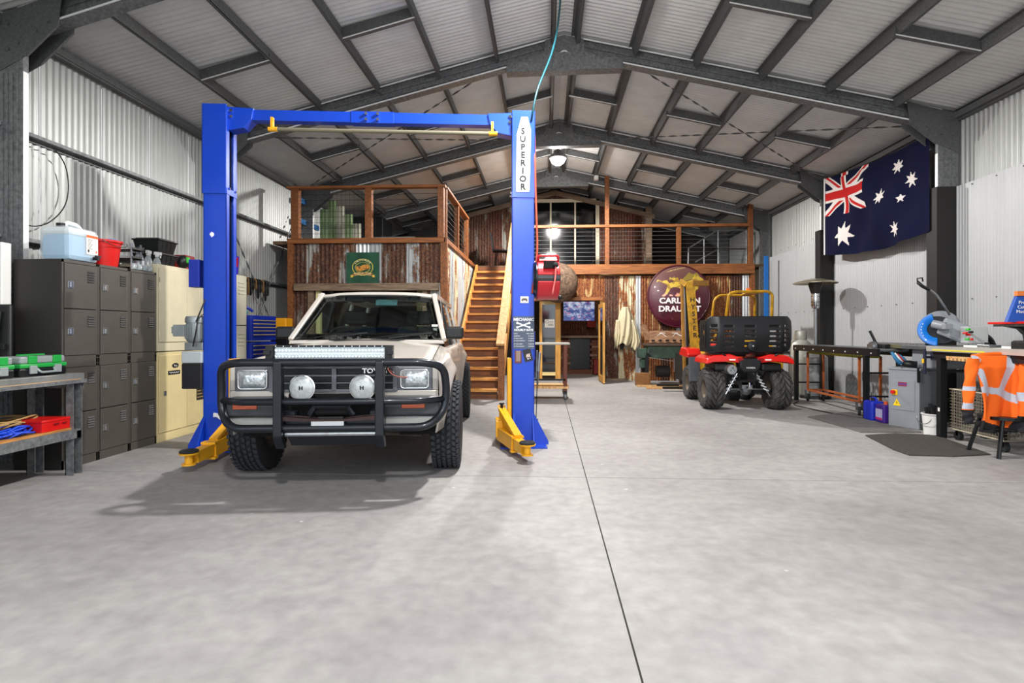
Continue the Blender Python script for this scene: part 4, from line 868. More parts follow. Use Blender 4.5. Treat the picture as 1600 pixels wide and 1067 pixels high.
SEAT = mat('seat cloth', '#2b3032', .9)
for y in (1.35, 2.15):
    for x in (-.36, .36):
        s_ = T('car_seat', None, None, (x, y, .7)); s_.parent = cr_
        O('seat_back', MB().bb((-.24, .1, 0), (.24, .22, .56)), SEAT, s_, bevel=.05); O('headrest', MB().bb((-.13, .12, .58), (.13, .2, .74)), SEAT, s_, bevel=.04); O('seat_cushion', MB().bb((-.24, -.35, -.1), (.24, .12, .05)), SEAT, s_, bevel=.04)
O('rear_view_mirror', MB().bb((-.02, .93, 1.47), (.21, .95, 1.53)), mat('tinted mirror', '#4d7f86', .3, .2), cr_, bevel=.01)
O('bulkhead', MB().bb((-.70, .45, .5), (.70, .5, 1.05)), DARK, cr_)
O('tailgate', MB().bb((-.76, 3.5, .5), (.76, 3.6, 1.05)), PAINT, cr_, bevel=.02)
O('rear_glass', MB().add([(-.70, 3.55, 1.05), (.70, 3.55, 1.05), (.58, 3.5, 1.57), (-.58, 3.5, 1.57)], [(0, 1, 2, 3)]), _mats['car glass'], cr_, solid=.004)
mb = MB()
for x, z in ((.60, 1.25), (.61, 1.21)): mb.bb((x, .62, z), (x+.06, .624, z+.022))
O('windscreen_sticker', mb, PAPER, cr_)
# underbody
UB = mat('dirty steel', '#5a5148', .8, .3, var=.5, scale=14)
mb = MB(); mb.bb((-.36, -.55, .42), (-.28, 3.5, .52)); mb.bb((.28, -.55, .42), (.36, 3.5, .52)); mb.bb((-.36, -.5, .40), (.36, -.38, .47)); mb.bb((-.36, .9, .40), (.36, 1.0, .5))
O('chassis_rail', mb, UB, cr_)
mb = MB(); mb.cyl((-.7, 0, .38), (.7, 0, .38), .04, 12); mb.sphere((-.15, 0, .37), .13, 14, 8); O('rear_axle', MB().cyl((-.7, 2.85, .38), (.7, 2.85, .38), .045, 12).sphere((0, 2.85, .38), .15, 14, 8), UB, cr_)
for x in (-.5, .5): mb.bar((x*.7, -.2, .36), (x*1.25, -.18, .34), .05, .04); mb.bar((x*.8, 0, .5), (x*1.25, 0, .46), .06, .05); mb.cyl((x, -.16, .33), (x, -.16, .4), .03, 8)
mb.tube([(-.6, -.28, .33), (-.3, -.34, .36), (.3, -.34, .36), (.6, -.28, .33)], .014, 6)
O('front_axle', mb, UB, cr_)
O('engine_underside', MB().bb((-.27, -.3, .42), (.27, .5, .75)), DARK, cr_)
def wheel(par, x, y, sg, nm='wheel', R=.38, W=.24, rim=.19, hubm=GALV, lugs=44):
    w_ = T(nm, None, None, (x, y, R)); w_.parent = par
    o_ = RY(sg*PI/2)
    pr = [(rim, -W*.45), (R*.72, -W*.52), (R-.035, -W*.5), (R-.012, -W*.44), (R-.008, 0), (R-.012, W*.44), (R-.035, W*.5), (R*.72, W*.52), (rim, W*.45)]
    O('tyre', MB().lathe(pr, 48, o_, caps=False), RUBBER, w_, smooth=35)
    mb = MB()
    rows = ((-.40, .15, .35), (-.22, .12, -.5), (-.05, .11, .5), (.13, .12, -.5), (.31, .12, .5), (.43, .1, -.3))
    for j, (c, ww, sk) in enumerate(rows):
        for k in range(lugs):
            a = 2*PI*(k+(j % 2)*.5)/lugs; bl = 2*PI*R/lugs*.62
            mb.add([tuple(o_ @ Vector((math.cos(a)*(R-.004)-math.sin(a)*ty, math.sin(a)*(R-.004)+math.cos(a)*ty, c*W+tx)) ) for tx, ty in ((-ww*W/2, -bl/2-sk*.012), (ww*W/2, -bl/2+sk*.012), (ww*W/2, bl/2+sk*.012), (-ww*W/2, bl/2-sk*.012))]+
                   [tuple(o_ @ Vector((math.cos(a)*(R+.005)-math.sin(a)*ty, math.sin(a)*(R+.005)+math.cos(a)*ty, c*W+tx)) ) for tx, ty in ((-ww*W/2*.85, -bl/2-sk*.012), (ww*W/2*.85, -bl/2+sk*.012), (ww*W/2*.85, bl/2+sk*.012), (-ww*W/2*.85, bl/2-sk*.012))],
                   [(4, 5, 6, 7), (0, 1, 5, 4), (1, 2, 6, 5), (2, 3, 7, 6), (3, 0, 4, 7)])
    O('tread_block', mb, mat('tread rubber', '#33363c', .8, var=.2, scale=20), w_, kind='stuff')
    O('rim', MB().lathe([(.03, W*.15), (.07, W*.2), (.1, W*.1), (rim*.8, W*.12), (rim, W*.42), (rim+.01, W*.44), (rim, -W*.44), (rim*.85, -W*.1), (.05, -W*.1)], 28, o_), hubm, w_, smooth=40)
    return w_
for x, sg in ((-.83, -1), (.80, 1)):
    for y in WBY: wheel(cr_, x, y, sg, hubm=mat('steel rim', '#8a8580', .5, .5))
    O('brake_disc', MB().cyl((x-sg*.09, 0, .38), (x-sg*.12, 0, .38), .14, 24).cyl((x-sg*.1, 0, .38), (x-sg*.2, 0, .38), .06, 16), UB, cr_)
# ================================================================ left side: lockers, cabinets, bench
LK = mat('locker brown grey', '#4b4640', .5, .1, var=.12, scale=7); LKD = mat('locker side', '#2b2927', .55)
LATCH = mat('latch metal', '#c3c6c8', .25, .8)
YS = [4.56, 4.944, 5.33, 5.713]; labs = ['brown grey four door locker beside the tool bench, under the blue liquid drum', 'middle brown grey locker of three, under the red bucket', 'brown grey four door locker next to the cream cupboard, under the spray bottles']
ld = {}
def locker(a, b, lab):
    t = T('locker', lab, 'locker', (-4.18, a, 0), 0, 'brown grey lockers')
    w_ = b-a-.004
    O('body', MB().bb((-.44, 0, 0), (-.006, w_, 1.83)), LKD, t, bevel=.003)
    O('front_frame', MB().bb((-.006, 0, 0), (0, .018, 1.83)).bb((-.006, w_-.018, 0), (0, w_, 1.83)).bb((-.006, 0, 0), (0, w_+.004, .08)).bb((-.006, 0, .885), (0, w_+.004, .985)).bb((-.006, 0, 1.805), (0, w_+.004, 1.83)), LK, t)
    for z0, z1 in ((.085, .472), (.482, .88), (.99, 1.397), (1.405, 1.80)):
        d = O('door', MB().bb((-.002, .022, z0), (.006, w_-.022, z1)), LK, t, bevel=.002)
        zc = (z0+z1)/2+.01
        O('latch', MB().bb((.006, .05, zc-.03), (.012, .105, zc+.03)).bb((.012, .06, zc-.022), (.022, .08, zc+.022)), LATCH, d); O('latch_recess', MB().bb((.0055, .055, zc-.026), (.0128, .098, zc+.026)), BLACKM, d)
        mb = MB()
        for k in range(5): mb.add([(.006, w_-.12, z1-.05-k*.022), (.006, w_-.045, z1-.05-k*.022), (.013, w_-.045, z1-.064-k*.022), (.013, w_-.12, z1-.064-k*.022)], [(0, 1, 2, 3)])
        O('vent', mb, LKD, d, solid=.001, kind='stuff')
    mb = MB()
    for z in (.91, .96):
        for y in (.01, w_-.01): mb.cyl((0, y, z), (.003, y, z), .006, 6)
    O('bolt', mb, CHROME, t)
for i in range(3): locker(YS[i], YS[i+1], labs[i])
def cupboard(name, lab, Ya, Yb, z0, z1, m, split=None, grp=None):
    t = T(name, lab, 'cupboard', (-4.17, Ya, z0), 0, grp); w_ = Yb-Ya; h_ = z1-z0
    O('body', MB().bb((-.46, 0, 0), (-.004, w_, h_)), m, t, bevel=.004)
    sp = (split-Ya) if split else w_/2
    out = []
    for a, b in ((.02, sp-.002), (sp+.002, w_-.02)):
        out.append(O('door', MB().bb((-.004, a, .10), (.006, b, h_-.035)), m, t, bevel=.003))
    return t, out, sp
CB1 = mat('cream cupboard paint', '#cfc6a8', .5, var=.08, scale=5); CB2 = mat('yellowed cupboard paint', '#d6c592', .5, var=.08, scale=5)
cu1, ds1, sp = cupboard('metal_cupboard', 'pale cream metal cupboard stacked on another beside the lockers', 5.725, 6.66, .985, 1.93, CB1, 6.2)
cu2, ds2, sp = cupboard('metal_cupboard', 'yellowed cream metal cupboard on the floor with small logos on its door', 5.725, 6.66, 0, .975, CB2, 6.2)
O('key_lock', MB().bb((.006, .08, .5), (.012, .12, .55)), LATCH, ds2[0]); O('hinge', MB().bb((.006, .015, .75), (.01, .022, .8)), LATCH, ds1[0])
O('logo_oval', MB().lathe([(.001, 0), (.055, 0)], 24, TR(.0075, .27, .82) @ Matrix.Diagonal((1, 1, .5, 1)) @ RY(PI/2), caps=False), BLACK, ds2[0])
text('hp', .035, (.009, .27, .82), (PI/2, 0, PI/2), WHITE, ds2[0], name='logo_mark', ext=.0005, xs=1.5)
O('name_plate', MB().bb((.006, .15, .72), (.0075, .35, .765)), BLACK, ds2[0]); 
mb = MB(); mb.tube([(.009, .17+k*.011, .742+.008*math.sin(k*1.9)) for k in range(15)], .003, 4); O('name_script', mb, WHITE, ds2[0])
O('chart', MB().bb((.006, sp+.17, .38), (.008, w_ if False else sp+.3, .80)), mat('dark chart', '#2a2620', .7), ds2[1])
mb = MB()
for k in range(10): mb.bb((.008, sp+.18, .41+k*.038), (.0088, sp+.29-(k % 3)*.02, .418+k*.038))
O('chart_line', mb, mat('chart print', '#b99a55', .7), ds2[1], kind='stuff')
cu3, ds3, sp3 = cupboard('narrow_locker', 'narrow cream locker with louvres just behind the left hoist post', 6.95, 7.49, 0, 1.97, mat('grey cream paint', '#b9b5a2', .5, var=.08, scale=5), 7.1)
for z in (1.86, 1.16):
    mb = MB()
    for k in range(4): mb.bb((.006, .32, z-k*.05), (.014, .46, z-k*.05+.012))
    O('louvre', mb, _mats['grey cream paint'], ds3[1])
O('door_gap', MB().bb((-.002, .16, 1.28), (.0065, .52, 1.29)).bb((-.002, .16, .6), (.0065, .52, .61)), DARK, ds3[1])

# blue liquid drum
t = T('liquid_drum', 'white plastic drum of pale blue liquid on the first locker', 'drum', (-4.38, 4.86, 1.835)); t.scale = (.95, .68, 1)
SHELL = mat('milky plastic', '#e9eff2', .35, alpha=.42, coat=.3)
O('liquid', MB().bb((-.14, -.225, .012), (.14, .225, .24)), mat('pale blue liquid', '#5fb3dc', .3, var=.08, scale=5), t, bevel=.035)
sh = O('shell', MB().bb((-.155, -.245, 0), (.155, .245, .315)), SHELL, t, bevel=.05)
O('white_shoulder', MB().bb((-.14, -.23, .235), (.14, .23, .305)), mat('milky white', '#dfe6e8', .4), t, bevel=.04)
O('carry_handle', MB().tube(fillet([(0, -.1, .30), (0, -.06, .36), (0, .12, .355), (0, .2, .30)], .05), .022, 10), _mats['milky white'], t, smooth=True)
O('cap', MB().cyl((0, -.14, .3), (0, -.14, .345), .04, 20), BLACK, t, smooth=40)
O('tap', MB().cyl((.15, .14, .05), (.2, .14, .05), .016, 12).cyl((.2, .14, .07), (.2, .14, .03), .018, 12).bb((.19, .1, .06), (.21, .18, .075)), BLACK, t)
lbp = O('paper_label', MB().bb((.156, .02, .08), (.158, .21, .27)), PAPER, t)
O('orange_band', MB().bb((.158, .02, .235), (.1592, .21, .258)), mat('orange print', '#e0622a', .6), t)
mb = MB()
for k in range(7): mb.bb((.158, .04, .215-k*.014), (.1588, .12-(k % 3)*.015, .219-k*.014))
mb.bb((.158, .04, .1), (.1588, .065, .125))
O('print_line', mb, INK, t, kind='stuff')
O('hazard_mark', MB().prism([(.165, .1), (.2, .1), (.1825, .13)], .158, .1592, 'x'), mat('orange print', '#e0622a'), t)
# red bucket and mop
t = T('red_bucket', 'red plastic bucket on the middle locker', 'bucket', (-4.36, 5.23, 1.835)); t.scale = (.92, .92, 1)
O('pail', MB().lathe([(.02, .004), (.115, .004), (.12, 0), (.155, .24), (.168, .24), (.168, .26), (.15, .26), (.112, .01)], 32, caps=False), RED, t, smooth=40)
O('bail_handle', MB().tube([(.165*math.cos(a)*.3+.12, .165*math.sin(a), .25-.05*math.cos(a)) for a in [PI*k/12-PI/2 for k in range(13)]], .004, 6), BLACK, t)
t = T('floor_brush', 'black brush with blue cloth resting in the red bucket', 'brush', (-4.36, 5.2, 2.07))
O('handle', MB().cyl((0, -.18, .045), (0, .12, -.0), .014, 8), BLACK, t); O('cloth', MB().sphere((.03, .1, .03), .05, 12, 8, (1, 1.6, .5)), mat('blue cloth', '#3f7fc4', .9), t)
# tray stack
t = T('tray_stack', 'black wire letter trays with clear posts between bucket and spray bottles', 'trays', (-4.36, 5.5, 1.835))
for z in (.02, .11, .2): O('tray', MB().bb((-.13, -.07, z), (.13, .07, z+.01)).bb((-.13, -.07, z), (-.12, .07, z+.05)).bb((.12, -.07, z), (.13, .07, z+.03)), BLACK, t)
for x in (-.12, .12):
    for y in (-.065, .065): O('post', MB().cyl((x, y, 0), (x, y, .27), .01, 8), mat('smoky clear plastic', '#7c8088', .2, alpha=.7), t)
# spray bottles
def bottle(x, y, lab, liq, lz, labc, hd, h=.2, r=.042):
    t = T('spray_bottle', lab, 'spray bottle', (x, y, 1.835), random.uniform(-.5, .5), 'spray bottles on the lockers')
    pr = [(.01, 0), (r, .005), (r, h*.55), (r*.75, h*.75), (r*.35, h*.88), (r*.33, h)]
    O('bottle_shell', MB().lathe(pr, 20), mat('clear bottle plastic', '#cfd8da', .15, alpha=.38, coat=.5), t, smooth=40)
    O('liquid', MB().lathe([(.01, .006), (r-.004, .008), (r-.004, lz)], 16), mat('liquid '+liq, liq, .3), t, smooth=40)
    if labc: O('wrap_label', MB().lathe([(r+.001, h*.15), (r+.001, h*.5)], 20, caps=False), mat('label '+labc, labc, .5), t, smooth=True)
    O('trigger_head', MB().bb((-.015, -.03, h), (.015, .045, h+.035)).bb((-.008, .03, h-.03), (.008, .042, h)).cyl((0, 0, h-.02), (0, 0, h+.005), .02, 10), mat('head '+hd, hd, .4), t, bevel=.004)
for a in ((-4.28, 5.60, 'spray bottle with white label nearest the bucket', '#9fb9b4', .06, '#dfe3ea', '#3a3d40'), (-4.36, 5.68, 'tall clear spray bottle with grey head and no label', '#8fb3ad', .07, None, '#b9bcbc'),
          (-4.26, 5.74, 'clear spray bottle with teal liquid beside the blue labelled one', '#6aa59b', .06, None, '#c2c4c2'), (-4.25, 5.86, 'spray bottle with bright blue label and white head', '#79b4dc', .08, '#2f8bd2', '#d6d8d6'),
          (-4.34, 5.95, 'clear empty spray bottle in front of the black tubs', '#b8c0c0', .02, None, '#cdd0ce')):
    bottle(*a, h=.22 if a[1] < 5.72 else .19) if a[1] < 5.72 else bottle(a[0], a[1]-.04, *a[2:], h=.2)
for i in range(4):
    t = O('glass_jar', MB().lathe([(.01, 0), (.028, .004), (.028, .045), (.024, .05), (.024, .06)], 14), mat('jar glass', '#b7c0c2', .1, alpha=.5, coat=.6), label=['first small clear jar along the front edge of the third locker', 'second small jar from the bucket on the third locker edge', 'third small jar from the bucket on the third locker edge', 'last small clear jar beside the cream cupboard'][i], cat='jar', group='small jars on the third locker', loc=(-4.205, 5.42+i*.075, 1.835), smooth=40)
# black tubs
t0 = None
for k in range(2):
    t = T('storage_tub', ['lower black storage tub stacked on the cream cupboard', 'upper black lidded tub stacked on the cream cupboard'][k], 'storage tub', (-4.40, 6.0, 1.93+k*.155), .05*k, 'black tubs on the cupboard'); t.scale = (.85, .72, .88)
    mb = MB(); mb.add([(-.14, -.19, 0), (.14, -.19, 0), (.14, .19, 0), (-.14, .19, 0), (-.165, -.225, .14), (.165, -.225, .14), (.165, .225, .14), (-.165, .225, .14)], [(0, 3, 2, 1), (4, 5, 6, 7), (0, 1, 5, 4), (1, 2, 6, 5), (2, 3, 7, 6), (3, 0, 4, 7)])
    for y in (-.1, 0, .1): mb.bar((.145, y, .02), (.168, y, .13), .02, .006, up=(1, 0, 0))
    O('tub', mb, BLACKM, t, bevel=.01); O('lid', MB().bb((-.18, -.24, .14), (.18, .24, .158)).bb((-.15, -.2, .158), (.15, .2, .172)), BLACK, t, bevel=.006)
t = T('green_black_tool', 'green and black cordless tool lying on the cream cupboard', 'power tool', (-4.27, 6.32, 1.93)); t.scale = (.8, .8, .9)
GRN = mat('bright green plastic', '#2fae2c', .4)
O('tool_body', MB().sphere((0, -.05, .1), .08, 16, 10, (1, 1.1, 1.1)), BLACK, t, smooth=True); O('green_shell', MB().bb((.05, -.08, .08), (.09, -.01, .16)), GRN, t, bevel=.015)
O('grip', MB().bar((0, .0, .12), (.03, .14, .02), .05, .05), BLACK, t, bevel=.01); O('battery', MB().bb((.06, .06, -.0), (.13, .16, .045)), GRN, t, bevel=.008); O('strap', MB().tube(fillet([(.1, .1, .03), (.14, .18, .02), (.13, .24, .01)], .03), .008, 6), BLACK, t)
O('red_case', MB().bb((-4.55, 6.46, 1.932), (-4.36, 6.64, 2.13)), mat('dark red case', '#a81d1b', .5), label='red and black small case on the cupboard beside the blue switch box', cat='case', bevel=.01)
# things behind the hoist post
t = T('blue_jug', 'blue jug with red handle standing on the narrow cream locker', 'jug', (-4.3, 7.38, 1.97))
O('jug_body', MB().lathe([(.01, 0), (.05, .002), (.06, .05), (.07, .22), (.075, .26), (.04, .265)], 20), mat('royal blue plastic', '#2a1fb0', .35), t, smooth=40); O('handle', MB().bar((.06, -.02, .12), (.09, -.06, .24), .02, .03), RED, t, bevel=.004)
tc = T('tool_chest', 'blue roller tool chest with many drawers behind the hoist post', 'tool chest', (-4.1, 7.5, 0))
O('cabinet', MB().bb((-.45, .0, .12), (-.01, .70, 1.05)).bb((-.45, .0, 1.07), (-.01, .70, 1.43)), BLUED, tc, bevel=.005)
HND = mat('gold handle', '#cbb37a', .35, .4)
for z in (1.36, 1.31, 1.26, 1.21, 1.155, 1.0, .94, .88, .75, .6, .4):
    hh = .04 if z > .8 else .12
    d = O('drawer', MB().bb((-.01, .025, z-hh+.01), (.002, .675, z+.008)), BLUED, tc, bevel=.002); O('handle', MB().bb((.002, .03, z-.006), (.016, .67, z+.006)), HND, d)
for k in range(4): O('caster', MB().cyl((-.4+(k % 2)*.34, .08+(k//2)*.54, .06), (-.36+(k % 2)*.34, .08+(k//2)*.54, .06), .058, 14), BLACK, tc)
t = T('open_tool_box', 'deep blue open toolbox behind the tool chest lid', 'toolbox', (-4.35, 7.52, 1.43)); O('box', MB().bb((-.18, 0, 0), (.02, .04, .27)).bb((-.18, 0, 0), (-.16, .3, .27)), BLUED, t, bevel=.004)
O('hose_piece', MB().tube([(.02, .1, .15), (.1, .16, .1), (.14, .2, .06)], .02, 8), BLUED, t); O('ball', MB().sphere((.1, .05, .04), .045), mat('teal cap', '#2d8793', .5), t, smooth=True)
t = T('yellow_container', 'yellow container on a black stand at the left of the mezzanine post', 'container', (-4.33, 8.85, 0))
O('stand', MB().bb((-.14, -.12, 0), (.14, .12, 1.18)), BLACKM, t, bevel=.01); O('tub', MB().bb((-.11, -.12, 1.19), (.12, .12, 1.42)), mat('warm yellow', '#e39a10', .45), t, bevel=.015)
t = T('strap_bundle', 'bundle of dark straps and clamps hung from the left wall girt', 'straps', (XL+.12, 9.0, 2.06))
rnd = random.Random(3)
for k in range(12):
    y = -.45+k*.08; L = rnd.uniform(.12, .3)
    O('hanging_strap', MB().tube(fillet([(0, y, .03), (.05, y+.02, .02), (.05, y+.03, -L), (.02, y+.05, -L-.03), (.01, y+.04, -.05)], .03, 3), .012, 6), mat('brown strap', '#7a5a34', .8) if k % 3 == 0 else BLACK, t)
lpth = [atx(x, y, XL+.125) for x, y in ((45, 214), (62, 222), (88, 234), (103, 258), (108, 290), (104, 318), (92, 336), (74, 350), (55, 354), (43, 352))]
O('wall_cable', MB().tube(fillet(lpth, .3, 4), .006, 6), BLACK, label='black cable looping down the left wall above the lockers', cat='cable', smooth=True)
t = T('switchboard', 'white electrical cabinet fixed behind the tool bench at the left edge', 'cabinet', (-4.8, 4.5, 1.39))
O('enclosure', MB().bb((-.2, -.06, 0), (.195, .03, .57)), WHITE, t, bevel=.008); O('seam', MB().bb((.15, -.064, .02), (.154, -.058, .55)), GALVD, t); O('bracket', MB().bb((-.1, .03, .1), (.05, .1, .5)), GALV, t)
# steel bench
bn = T('steel_workbench', 'galvanised steel workbench with timber shelf at the left edge', 'workbench', (-4.25, 3.4, 0))
O('worktop', MB().bb((-4.62, 2.0, .80), (-3.925, 4.5, .85)), mat('zinc bench top', '#8e908e', .4, .4, var=.25, scale=9), bn, world=True, bevel=.003)
O('top_edge', MB().bb((-3.93, 2.0, .77), (-3.90, 4.5, .80)).bb((-4.6, 4.47, .72), (-3.93, 4.5, .80)), GALV, bn, world=True)
O('edge_board', MB().bb((-3.94, 2.0, .795), (-3.915, 4.46, .803)), PALEW, bn, world=True)
for x, y in ((-3.96, 4.44), (-4.30, 4.44), (-3.96, 3.72), (-4.56, 3.72), (-3.96, 2.3), (-4.56, 2.3)):
    O('leg', MB().bb((x-.04, y-.045, 0), (x-.034, y+.045, .80)).bb((x-.04, y-.045, 0), (x+.03, y-.039, .80)).bb((x-.04, y+.039, 0), (x+.03, y+.045, .80)) if x < -4 or y > 4 else MB().bb((x-.04, y-.03, .3), (x+.03, y+.03, .80)), GALV, bn, world=True)
O('shelf_board', MB().bb((-4.55, 2.0, .375), (-3.945, 4.42, .40)), wood('particle board', '#a26a2c', '#c98f4a', (9, 1.5, 9), 4), bn, world=True)
O('shelf_rail', MB().bb((-3.945, 2.0, .31), (-3.92, 4.46, .385)).bb((-4.56, 4.42, .31), (-3.92, 4.46, .37)), GALV, bn, world=True)
GT = mat('mid green plastic', '#1f9a40', .4); GRYP = mat('grey plastic', '#8d9494', .35, alpha=1)
def tackle(y0, y1, lab):
    t = T('tackle_box', lab, 'toolbox', (-4.12, (y0+y1)/2, .85), 0, 'green and grey tackle boxes'); L = (y1-y0)/2
    O('base', MB().bb((-.13, -L, 0), (.12, L, .065)), BLACKM, t, bevel=.012); O('green_band', MB().bb((-.13, -L, .065), (.125, L, .10)), GT, t, bevel=.01)
    O('grey_lid', MB().bb((-.12, -L+.01, .10), (.115, L-.01, .155)), GRYP, t, bevel=.012)
    for y in (-L*.5, L*.55): O('latch', MB().bb((.12, y-.03, .02), (.135, y+.03, .085)), GRYP, t, bevel=.004); O('green_latch', MB().bb((.11, y-.035, .1), (.128, y+.035, .16)), GT, t, bevel=.004)
    O('handle', MB().tube(fillet([(.125, -.07, .06), (.15, -.06, .03), (.15, .07, .03), (.125, .08, .06)], .02), .009, 8), GRYP, t)
    O('strap', MB().bar((.0, -L*.5, .165), (.0, L*.55, .165), .03, .012), GT, t)
tackle(4.0, 4.41, 'green and grey tackle box at the far end of the steel bench'); tackle(3.55, 3.96, 'green and grey tackle box cut by the left picture edge')
t = T('open_case', 'black tool case standing open behind the tackle boxes', 'case', (-4.47, 4.3, .85))
O('lid', MB().add([(-.4, .02, .05), (.06, .02, .05), (-.02, .10, .58), (-.36, .10, .58), (-.4, .06, .05), (.06, .06, .05), (-.02, .14, .58), (-.36, .14, .58)], [(0, 1, 2, 3), (7, 6, 5, 4), (0, 4, 5, 1), (1, 5, 6, 2), (2, 6, 7, 3), (3, 7, 4, 0)]), BLACK, t, bevel=.015)
O('base', MB().bb((-.4, -.22, 0), (.08, .06, .05)), BLACK, t, bevel=.01); O('latch', MB().bb((.0, -.0, .2), (.03, .03, .25)), BLACKM, t, bevel=.004)
for k in range(3): O('rib', MB().bar((-.3+.11*k, .005, .12), (-.27+.09*k, .08, .52), .04, .02), BLACKM, t, bevel=.005)
def coil(lab, name, c, r, m, n, th, seed, cat, ry=1.5):
    rnd = random.Random(seed); pts = []
    for k in range(n*20):
        a = 2*PI*k/20; q = int(k/20)
        rr = r*(1+.14*math.sin(q*2.3)+.05*math.sin(a*2+q))
        pts.append((c[0]+rr*math.cos(a)+.02*math.sin(q*1.7), c[1]+ry*rr*math.sin(a)+.03*math.sin(q*2.9), c[2]+th+th*1.1*(q % 4)+.012*math.sin(a*3+q*2)+.03*(q/n)))
    pts = [Vector(p) for p in pts]
    return O(name, MB().tube(pts, th, 6), m, label=lab, cat=cat, smooth=True)
coil('blue air hose coiled on the bench shelf', 'coiled_hose', (-4.1, 3.97, .40), .095, mat('bright blue hose', '#1243c8', .35), 9, .009, 1, 'hose', 1.9)
coil('tan rope coiled behind the blue hose', 'coiled_rope', (-4.26, 4.08, .46), .13, mat('tan rope', '#b3925e', .8), 7, .007, 2, 'rope', 2.2)
t = T('red_tool_box', 'small red metal box on the bench shelf', 'box', (-4.08, 4.26, .40)); O('body', MB().bb((-.13, -.12, 0), (.12, .14, .075)), RED, t, bevel=.004); O('lid', MB().bb((-.135, -.125, .075), (.125, .145, .095)), RED, t, bevel=.004); O('catch', MB().bb((.125, -.02, .05), (.13, .03, .06)).bb((.125, .06, .05), (.13, .1, .06)), mat('dark red paint', '#7c0f0d', .5), t)
O('parts_box', MB().bb((-4.2, 3.5, .40), (-3.99, 3.70, .58)), mat('blue white carton', '#2f58b8', .6), label='blue and white carton at the left picture edge on the shelf', cat='box', bevel=.004)
O('red_case', MB().bb((-4.2, 3.48, .585), (-3.99, 3.68, .68)), RED, label='red box on top of the blue carton on the bench shelf', cat='box', bevel=.004)
O('floor_crate', MB().bb((-4.5, 3.2, 0), (-4.1, 3.9, .24)), mat('dark timber crate', '#4a3a2c', .8, var=.3), label='dark crate on the floor under the steel bench', cat='crate', bevel=.006)
# ================================================================ right side and rear objects
# quad bike, seen from behind
QR = mat('quad red', '#d81a14', .3, coat=.6); QB = mat('quad black', '#16171a', .42, var=.15, scale=12); KNOB = mat('muddy tread', '#4a4846', .85, var=.45, scale=9, dark='#232322')
q = T('quad_bike', 'red quad bike with black slotted cargo box seen from behind', 'quad bike', (3.07, 8.72, 0))
def knobby(x, y, R, W, sg):
    w_ = T('wheel', None, None, (x, y, R)); w_.parent = q; o_ = RY(sg*PI/2)
    O('tyre', MB().lathe([(.14, -W*.42), (R*.7, -W*.5), (R-.05, -W*.5), (R-.025, -W*.38), (R-.02, 0), (R-.025, W*.38), (R-.05, W*.5), (R*.7, W*.5), (.14, W*.42)], 36, o_, caps=False), KNOB, w_, smooth=35)
    mb = MB(); n = 18
    for k in range(n):
        for s_ in (-1, 1):
            a0 = 2*PI*(k+(.5 if s_ > 0 else 0))/n
            for (u0, u1, d0, d1) in ((.02, .28, .0, .10), (.26, .52, .09, .16)):
                pts = []
                for rr in (R-.03, R+.012 if u0 < .2 else R+.0):
                    for uu, dd in ((u0, d0), (u1, d1)):
                        for e in (-.035, .035): a = a0+dd/R*1.1+e/R; rq = rr-(.03 if uu > .5 else 0); pts.append(tuple(o_ @ Vector((rq*math.cos(a), rq*math.sin(a), s_*uu*W))))
                mb.add(pts, [(0, 1, 3, 2), (4, 6, 7, 5), (0, 4, 5, 1), (1, 5, 7, 3), (3, 7, 6, 2), (2, 6, 4, 0)])
    O('tread_lug', mb, KNOB, w_, kind='stuff', fix=True)
    O('rim', MB().lathe([(.03, W*.1), (.06, W*.15), (.1, .0), (.14, W*.36), (.155, W*.42), (.155, -W*.42), (.12, -W*.1)], 24, o_), mat('muddy rim', '#6b5f52', .7, .3, var=.4), w_, smooth=40)
for x, sg in ((-.50, -1), (.50, 1)): knobby(x, 0, .31, .27, sg); knobby(x*.92, 1.26, .30, .22, sg)
for sg in (-1, 1):
    O('rear_fender', MB().prism([(sg*.10, .80), (sg*.30, .86), (sg*.55, .84), (sg*.64, .79), (sg*.66, .71), (sg*.62, .71), (sg*.55, .735), (sg*.30, .745), (sg*.12, .72)], -.28, .38), QR, q, bevel=.018)
    O('fender_label', MB().bb((sg*.22, -.284, .765), (sg*.31, -.281, .785)), WHITE, q)
    O('tail_light', MB().bb((sg*.10, -.30, .755), (sg*.19, -.27, .80)), mat('tail red', '#8c0f16', .2, coat=.6), q, bevel=.008)
    O('front_fender', MB().prism([(1.02, .80), (1.10, .90), (1.5, .92), (1.66, .80), (1.62, .76), (1.06, .74)], sg*.36, sg*.60, 'x'), QR, q, bevel=.02)
    O('mud_flap', MB().prism([(.98, .76), (1.06, .74), (1.02, .30), (.94, .34)], sg*.40, sg*.58, 'x'), mat('grey flap', '#4a4e54', .6), q, bevel=.008)
    O('fender_inner', MB().bb((sg*.2, -.2, .60), (sg*.5, .32, .72)), QB, q, bevel=.03)
    a, b = Vector((sg*.14, -.12, .56)), Vector((sg*.34, -.16, .22)); sp = O('shock_absorber', MB().cyl(a, b, .012, 8), CHROME, q)
    pts = [a.lerp(b, k/90)+Vector((.03*math.cos(k*.45), .03*math.sin(k*.45), 0)) for k in range(5, 75)]
    O('spring', MB().tube(pts, .007, 5), mat('spring white', '#d9dadb', .35), sp)
    O('swing_arm', MB().bar((sg*.12, -.05, .28), (sg*.42, 0, .28), .05, .04).bar((sg*.12, .15, .26), (sg*.42, .02, .27), .04, .04), BLACKM, q)
    O('rack_strut', MB().tube(fillet([(sg*.3, -.24, .80), (sg*.42, -.30, .87), (sg*.42, .2, .87)], .05), .012, 8), BLACKM, q)
